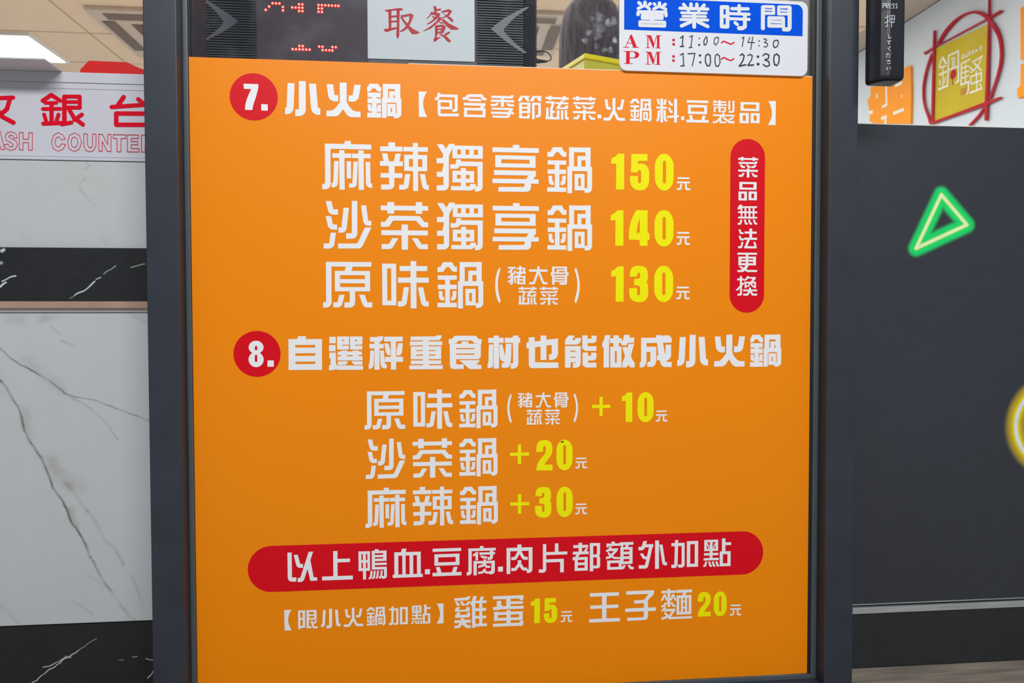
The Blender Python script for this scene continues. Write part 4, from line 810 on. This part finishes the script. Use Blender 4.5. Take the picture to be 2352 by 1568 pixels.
DOTS = [(0, 0), (1, 1), (2, 2), (3, 2), (4, 2), (5, 1), (5, 0), (7.7, 1), (8.7, 1), (9.7, 2), (10.7, 2), (9.7, 1), (10.7, 1), (9.7, 0), (10.7, 0),
        (15.4, 2), (16.4, 2), (17.4, 2), (18.4, 2), (19.4, 2), (20.4, 2), (21.3, 2), (15.4, 1), (16.4, 1), (15.4, 0), (16.4, 0),
        (9.7, -10.3), (10.7, -10.3), (7.7, -11.3), (8.7, -11.3), (9.7, -11.3), (10.7, -11.3), (11.7, -11.3), (12.7, -11.3),
        (15.5, -10.3), (16.5, -10.3), (19.4, -10.3), (20.4, -10.3), (16.5, -11.3), (17.5, -11.3), (18.5, -11.3), (19.4, -11.3)]
bm = bmesh.new(); bmesh.ops.create_uvsphere(bm, u_segments=12, v_segments=7, radius=.0026)
for v in bm.verts: v.co.y *= .35
dm = bpy.data.meshes.new('led_dot'); bm.to_mesh(dm); bm.free(); dm.materials.append(M['led']); dm.materials.append(M['led_core'])
for p_ in dm.polygons:
    c_ = p_.center
    if math.hypot(c_.x, c_.z) < .0013 and c_.y < 0: p_.material_index = 1
for a, b in DOTS:
    o = link('led_dot', dm, qd); o.location = Vector((.0342 + a * .00601, .2994, 1.1288 + b * .00602)) - qd.location
nt_ = empty('pickup_notice', (.31, .299, 1.048), 'white paper notice with two red characters taped on the queue display', 'notice')
box('paper_sheet', .2139, .4078, .2975, .2985, 1.0482, 1.29, M['paper'], nt_)
lettering('lettering', 'queue', .2972, M['red_print'], nt_)

# yellow box with its lid on the shelf
ty = empty('yellow_box', (.75, .55, 1.0), 'yellow plastic box standing between queue display and opening hours plate', 'box')
ang = math.radians(20); ax = Vector((math.cos(ang), math.sin(ang), 0)); ay = Vector((-math.sin(ang), math.cos(ang), 0)); P0 = Vector((.6444, .45, 0))
def skewbox(name, z0, z1, g0, g1, m, w=.25, d=.11):
    vs = []
    for z, g in ((z0, g0), (z1, g1)):
        for a, b in ((-g, -g), (w + g, -g), (w + g, d + g), (-g, d + g)):
            q = P0 + ax * a + ay * b; vs.append((q.x, q.y, z))
    bm = bmesh.new(); V = [bm.verts.new(v) for v in vs]
    for q in ((0, 1, 2, 3), (7, 6, 5, 4), (0, 4, 5, 1), (1, 5, 6, 2), (2, 6, 7, 3), (3, 7, 4, 0)): bm.faces.new([V[i] for i in q])
    bmesh.ops.bevel(bm, geom=list(bm.edges), offset=.0015, segments=2, affect='EDGES')
    return bm_obj(name, bm, m, ty)
skewbox('body', 1.0, 1.116, .022, .0, M['yellow_dark']); skewbox('lid', 1.116, 1.1275, .003, .002, M['yellow_tray'])

cb = empty('power_cable', (.53, .37, 1.0), 'thin black cable looping out of the queue display by its plug', 'cable')
tube('cord', spline([(.5262, .36, 1.0915), (.5330, .352, 1.0912), (.5426, .347, 1.0901), (.5507, .345, 1.0868), (.5566, .345, 1.080), (.556, .345, 1.0738), (.5495, .345, 1.0705)]), .0011, M['cable'], cb)
tube('plug', [(.5262, .345, 1.0702), (.5360, .345, 1.0702), (.5365, .345, 1.0702), (.5440, .345, 1.0702), (.5500, .345, 1.0704)], [.0042, .0042, .003, .0026, .0014], M['cable'], cb)
for i in range(4):
    tube('strain_ring', [(.5385 + i * .0026, .345, 1.0702), (.5397 + i * .0026, .345, 1.0702)], .0034 - i * .0004, M['cable'], cb)

# ---- person seen from behind
pe = empty('person', (.82, 1.25, FZ), 'person with long dark hair seen from behind through the glass, dark clothes', 'person')
def skin_body(name, J, E, m, parent, sub=2):
    me = bpy.data.meshes.new(name); me.from_pydata([tuple(Vector(j[:3])) for j in J], E, [])
    o = link(name, me, parent)
    sk = o.modifiers.new('skin', 'SKIN'); sk.use_smooth_shade = True
    for i, j in enumerate(J):
        r = j[3]; me.skin_vertices[0].data[i].radius = (r, r if len(j) < 5 else j[4])
    me.skin_vertices[0].data[0].use_root = True
    ss = o.modifiers.new('sub', 'SUBSURF'); ss.levels = sub; ss.render_levels = sub
    dg = bpy.context.evaluated_depsgraph_get(); me2 = bpy.data.meshes.new_from_object(o.evaluated_get(dg))
    o.modifiers.clear(); o.data = me2; me2.materials.clear(); me2.materials.append(m)
    for p_ in me2.polygons: p_.use_smooth = True
    return o
# local frame: origin at the feet, facing +Y (away from the street)
J = [(0, 0, .88, .135, .10), (0, 0, 1.02, .115, .09), (0, .0, 1.16, .135, .10), (0, -.01, 1.27, .12, .085), (0, 0, 1.335, .05, .05), (0, .01, 1.40, .06, .07), (0, .015, 1.48, .078, .095), (0, .005, 1.545, .045, .055),
     (.15, -.01, 1.28, .055), (.205, -.01, 1.05, .04), (.20, .10, .86, .028), (.195, .13, .81, .03),
     (-.15, -.01, 1.28, .055), (-.205, -.01, 1.05, .04), (-.20, .10, .86, .028), (-.195, .13, .81, .03),
     (.085, 0, .80, .085), (.09, .01, .47, .058), (.09, -.01, .10, .036), (.09, .0, .04, .035), (.09, .13, .03, .028),
     (-.085, 0, .80, .085), (-.09, .01, .47, .058), (-.09, -.01, .10, .036), (-.09, .0, .04, .035), (-.09, .13, .03, .028)]
Eg = [(0, 1), (1, 2), (2, 3), (3, 4), (4, 5), (5, 6), (6, 7), (3, 8), (8, 9), (9, 10), (10, 11), (3, 12), (12, 13), (13, 14), (14, 15), (0, 16), (16, 17), (17, 18), (18, 19), (19, 20), (0, 21), (21, 22), (22, 23), (23, 24), (24, 25)]
skin_body('body', J, Eg, M['skin'], pe)
for s in (1, -1):
    for k, (dx, dz, L) in enumerate(((.0, 0, .07), (.018, -.002, .078), (-.018, -.002, .074), (.033, -.01, .058))):
        skin_body('finger', [(s * (.195 - dx * .5), .135, .80 + dx * .3, .010), (s * (.194 - dx * .5), .150, .775 + dz, .009), (s * (.192 - dx * .5), .150, .80 - L, .008)], [(0, 1), (1, 2)], M['skin'], pe, 1)
    skin_body('thumb', [(s * .185, .125, .825, .011), (s * .165, .14, .80, .010), (s * .16, .15, .775, .009)], [(0, 1), (1, 2)], M['skin'], pe, 1)
JS = [(0, 0, .84, .152, .118), (0, 0, 1.02, .132, .106), (0, 0, 1.16, .15, .115), (0, -.01, 1.27, .135, .10), (0, 0, 1.325, .068, .062), (.15, -.01, 1.285, .07), (.20, -.01, 1.10, .058), (-.15, -.01, 1.285, .07), (-.20, -.01, 1.10, .058)]
skin_body('shirt', JS, [(0, 1), (1, 2), (2, 3), (3, 4), (3, 5), (5, 6), (3, 7), (7, 8)], M['shirt'], pe)
JT = [(0, 0, .90, .145, .112), (.088, 0, .78, .098), (.09, .01, .47, .072), (.09, -.01, .11, .056), (-.088, 0, .78, .098), (-.09, .01, .47, .072), (-.09, -.01, .11, .056)]
skin_body('trousers', JT, [(0, 1), (1, 2), (2, 3), (0, 4), (4, 5), (5, 6)], M['shirt'], pe)
def blob(name, c, r, m, parent):
    bm = bmesh.new(); bmesh.ops.create_uvsphere(bm, u_segments=14, v_segments=9, radius=1)
    for v in bm.verts: v.co = Vector((v.co.x * r[0], v.co.y * r[1], v.co.z * r[2])) + Vector(c) + wloc(parent)
    return bm_obj(name, bm, m, parent, smooth=True)
for s in (1, -1):
    blob('eye', (s * .031, .098, 1.465), (.012, .008, .008), M['eye'], pe)
    blob('ear', (s * .078, .01, 1.46), (.010, .02, .032), M['skin'], pe)
blob('nose', (0, .108, 1.44), (.012, .016, .022), M['skin'], pe)
blob('mouth', (0, .098, 1.405), (.024, .008, .007), M['lips'], pe)
# long hair: a lofted cap running down the back, with strand furrows
bm = bmesh.new(); rows = []
HP = [(1.5765, .012, .014), (1.572, .040, .045), (1.556, .066, .072), (1.53, .084, .092), (1.495, .094, .102), (1.45, .098, .104), (1.40, .100, .098), (1.33, .104, .088), (1.25, .108, .078), (1.16, .108, .066), (1.08, .100, .050), (1.03, .085, .035)]
N = 72
for k, (z, rx, ry) in enumerate(HP):
    ring = []
    for i in range(N):
        t = i / N * 2 * math.pi
        fur = 1 + .018 * math.sin(t * 17 + k * .35) + .012 * math.sin(t * 41 + k)
        y = math.sin(t) * ry
        if z < 1.53 and y > .02: y = .02 + (y - .02) * .25          # the face stays clear
        off = -.018 - max(0, 1.36 - z) * .25
        ring.append(bm.verts.new(Vector((math.cos(t) * rx * fur, y * fur + off, z)) + pe.location - Vector((0, 0, 0))))
    rows.append(ring)
for A, B in zip(rows, rows[1:]):
    for i in range(N): bm.faces.new((A[i], A[(i + 1) % N], B[(i + 1) % N], B[i]))
bm.faces.new(rows[0]); bm.faces.new(rows[-1][::-1])
bm_obj('hair', bm, M['hair'], pe, smooth=True)

# ================================================================== cash counter to the left
cc = empty('cash_counter', (-.28, .14, FZ), 'white marble cash counter front with black marble band and base', 'counter')
sl = slab('marble_panel', -.46, -.0512, .080, .10, .1215, .586, .0011, veined(srgb(196, 203, 208), VEINS['lower'], .02, 3), M['white_stone'], cc); sl['label'] = 'large white panel with grey veins'
sl = slab('marble_panel', -.46, -.0512, .080, .10, .6790, .8072, .0014, veined(srgb(196, 203, 206), VEINS['upper'], .02, 7), M['white_stone'], cc); sl['label'] = 'plain white upper panel'
sl = slab('marble_band', -.46, -.0512, .0700, .10, .6019, .6795, .0008, veined(srgb(38, 40, 43), [(a, b, c, [(x - (x - .346) * .0089, .57 + (z - .57) * .9911) for x, z in p_]) for a, b, c, p_ in VEINS['band']], .12, 11), M['black_stone'], cc); sl['label'] = 'black band with white veins'
sl = slab('marble_base', -.46, -.0512, .084, .10, FZ, .1213, .0008, veined(srgb(40, 42, 42), VEINS['base'], .12, 15), M['black_stone'], cc); sl['label'] = 'black base with white veins'
tr = box('edge_trim', -.46, -.0512, .0708, .10, .5913, .6018, M['brown_trim'], cc, bev=.0008); tr['label'] = 'thin brown trim'
box('stone_lip', -.46, -.0512, .0765, .10, .5862, .5912, M['lip'], cc)
box('carcass', -.46, -.0512, .10, .60, FZ, .8070, M['shelf'], cc)

cs = empty('cash_counter_sign', (-.28, .14, .8080), 'long white sign with red lettering standing on the marble counter', 'sign')
box('case', -.46, -.0512, .0810, .20, .8085, .9365, M['sign_white'], cs, bev=.0012)
box('frame_rail', -.46, -.0512, .0790, .0815, .9215, .9365, M['sign_white'], cs, bev=.0008)
box('frame_rail', -.46, -.0512, .0802, .0815, .9128, .9208, M['sign_white'], cs, bev=.0006)
box('frame_rail', -.46, -.0512, .0790, .0815, .8085, .8130, M['sign_white'], cs, bev=.0008)
box('frame_rail', -.46, -.0512, .0802, .0815, .8137, .8165, M['sign_white'], cs, bev=.0004)
for g in ('收', '銀', '台'): lettering('large_character', 'cash', .0806, M['crimson_ink'], cs, only=(g,))
for g in ('w1', 'w2'): lettering('outlined_word', 'cashen', .0806, M['crimson_ink'], cs, only=(g,))

cdz = box('laminated_card', -.46, -.2055, .030, .16, .9368, .9390, M['card'], None, bev=.0004)
tag(cdz, 'grey laminated card lying on the cash counter sign, jutting forward', 'card')
rp = empty('red_cover', (-.13, .13, .9366), 'bright red plastic cover standing on the cash counter sign beside the post', 'cover')
prism('shell', [(-.187, .9368), (-.0530, .9368), (-.0925, .9440), (-.1190, .9577), (-.1740, .9583), (-.186, .9450)], .090, .17, M['red_plastic'], rp, bev=.002)
prism('foot_rim', [(-.1885, .9366), (-.0525, .9366), (-.0545, .9382), (-.1875, .9382)], .0885, .1715, M['red_plastic'], rp)

# ================================================================== right side: glass door leaf with its printed film
dr = structure(empty('door_1', (1.4, .035, FZ)))
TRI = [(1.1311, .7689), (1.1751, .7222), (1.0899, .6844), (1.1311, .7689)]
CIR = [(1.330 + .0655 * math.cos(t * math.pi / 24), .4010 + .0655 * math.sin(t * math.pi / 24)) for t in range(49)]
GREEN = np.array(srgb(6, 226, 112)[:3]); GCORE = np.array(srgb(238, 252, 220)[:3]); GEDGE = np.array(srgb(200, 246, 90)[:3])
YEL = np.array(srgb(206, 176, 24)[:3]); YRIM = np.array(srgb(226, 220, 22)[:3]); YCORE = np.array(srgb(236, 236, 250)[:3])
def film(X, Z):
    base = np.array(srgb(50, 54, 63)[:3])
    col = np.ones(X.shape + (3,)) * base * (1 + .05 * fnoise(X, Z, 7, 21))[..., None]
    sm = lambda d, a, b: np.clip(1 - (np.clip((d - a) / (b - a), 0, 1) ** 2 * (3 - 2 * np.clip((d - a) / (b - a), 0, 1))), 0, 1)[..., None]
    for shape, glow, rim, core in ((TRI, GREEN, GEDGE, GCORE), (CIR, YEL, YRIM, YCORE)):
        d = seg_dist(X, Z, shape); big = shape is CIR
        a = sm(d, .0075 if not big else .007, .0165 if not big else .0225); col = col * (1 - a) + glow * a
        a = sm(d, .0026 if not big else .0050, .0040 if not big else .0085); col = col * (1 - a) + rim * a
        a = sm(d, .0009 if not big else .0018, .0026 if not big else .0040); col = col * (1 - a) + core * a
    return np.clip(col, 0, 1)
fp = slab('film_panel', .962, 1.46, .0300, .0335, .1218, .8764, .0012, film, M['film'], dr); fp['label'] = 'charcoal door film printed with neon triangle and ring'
box('film_edge', .962, 1.46, .0296, .0335, .8764, .8776, M['paper_back'], dr)
box('glass_pane', .962, 2.30, .0340, .0420, .10, 2.12, M['glass'], dr)
box('film_panel', 1.4602, 2.30, .0300, .0335, .1218, .8764, M['door_rail'], dr)
box('steel_strip', .962, 2.30, .0265, .0335, .1070, .1165, M['steel'], dr, bev=.0015)
box('steel_bead', .962, 2.30, .0285, .0335, .1205, .1216, M['steel'], dr)
box('bottom_rail', .962, 2.30, .0290, .0480, FZ + .002, .1068, M['door_rail'], dr)
box('groove', .962, 2.30, .0310, .0480, .1166, .1204, M['door_rail'], dr)
box('top_rail', .962, 2.30, .0290, .0480, 2.12, 2.19, M['door_rail'], dr)
box('stile', 2.30, 2.36, .0290, .0480, FZ + .002, 2.19, M['door_rail'], dr)

hd = empty('door_switch', (.979, -.04, .9085), 'black upright push switch with white print hanging beside the right post', 'switch')
bm = bmesh.new(); ring_prev = None
PROF = [(.9560, -.046), (.9560, -.056), (.9585, -.0635), (.9640, -.0700), (.9700, -.0740), (.9745, -.0752), (.9928, -.0752), (.9962, -.0740), (.9982, -.0705), (.9989, -.0650), (.9989, -.046)]
for z, d in ((.9098, .0060), (.9101, .0035), (.9112, .0014), (.9132, .0003), (.9160, 0), (1.20, 0)):
    rg = []
    for x, y in PROF:
        cx = .9797; k = max(0, 1 - d / .0238)
        rg.append(bm.verts.new((cx + (x - cx) * k, -.046 + (y + .046) * max(0, 1 - d / .029), z)))
    if ring_prev:
        for i in range(11): bm.faces.new((ring_prev[i], ring_prev[(i + 1) % 11], rg[(i + 1) % 11], rg[i]))
    else: bm.faces.new(rg)
    ring_prev = rg
bm.faces.new(ring_prev[::-1])
bm_obj('switch_body', bm, M['handle'], hd, smooth=False)
for q in hd.children:
    for p_ in q.data.polygons: p_.use_smooth = False
box('mounting_bar', .966, .990, -.047, .0335, 1.11, 1.18, M['gasket'], hd)
lettering('print', 'press', -.0762, M['handle_ink'], hd)

# ================================================================== signs on the shop's right wall
lg = empty('wall_emblem', (3.49, 2.2, 1.8), 'mustard square wall emblem with white characters inside crossing crimson strokes', 'emblem')
pn = lettering('panel', 'olive', 3.492, M['olive'], lg, plane='side', thick=.008)
lettering('brush_frame', 'redframe', 3.482, M['brush_red'], lg, plane='side', thick=.010)
lettering('lettering', 'logotext', 3.4905, M['logo_white'], lg, plane='side')
lettering('small_lettering', 'guosao', 3.4905, M['logo_white'], lg, plane='side')
lettering('red_dot', 'logored', 3.4903, M['brush_red'], lg, plane='side')
lettering('flame_marks', 'logofl', 3.4903, M['flame'], lg, plane='side')
def orange_piece(g, label):
    save = LINES['orange']; LINES['orange1_'] = [q for q in save if q[0] == g]
    e = empty('orange_wall_lettering', (3.49, 2.5, 1.7), label, 'wall lettering')
    lettering('character_shape', 'orange1_', 3.485, M['orange_acr'], e, plane='side', thick=.015)
    return e
e = orange_piece('orange1', 'orange wall characters partly hidden behind the black door switch')
for i in range(1, 8): lettering('gap_mark', 'orangew', 3.4845, M['logo_white'], e, plane='side', only=('g%d' % i,))
orange_piece('orange2', 'orange wall characters cut by the right picture edge')
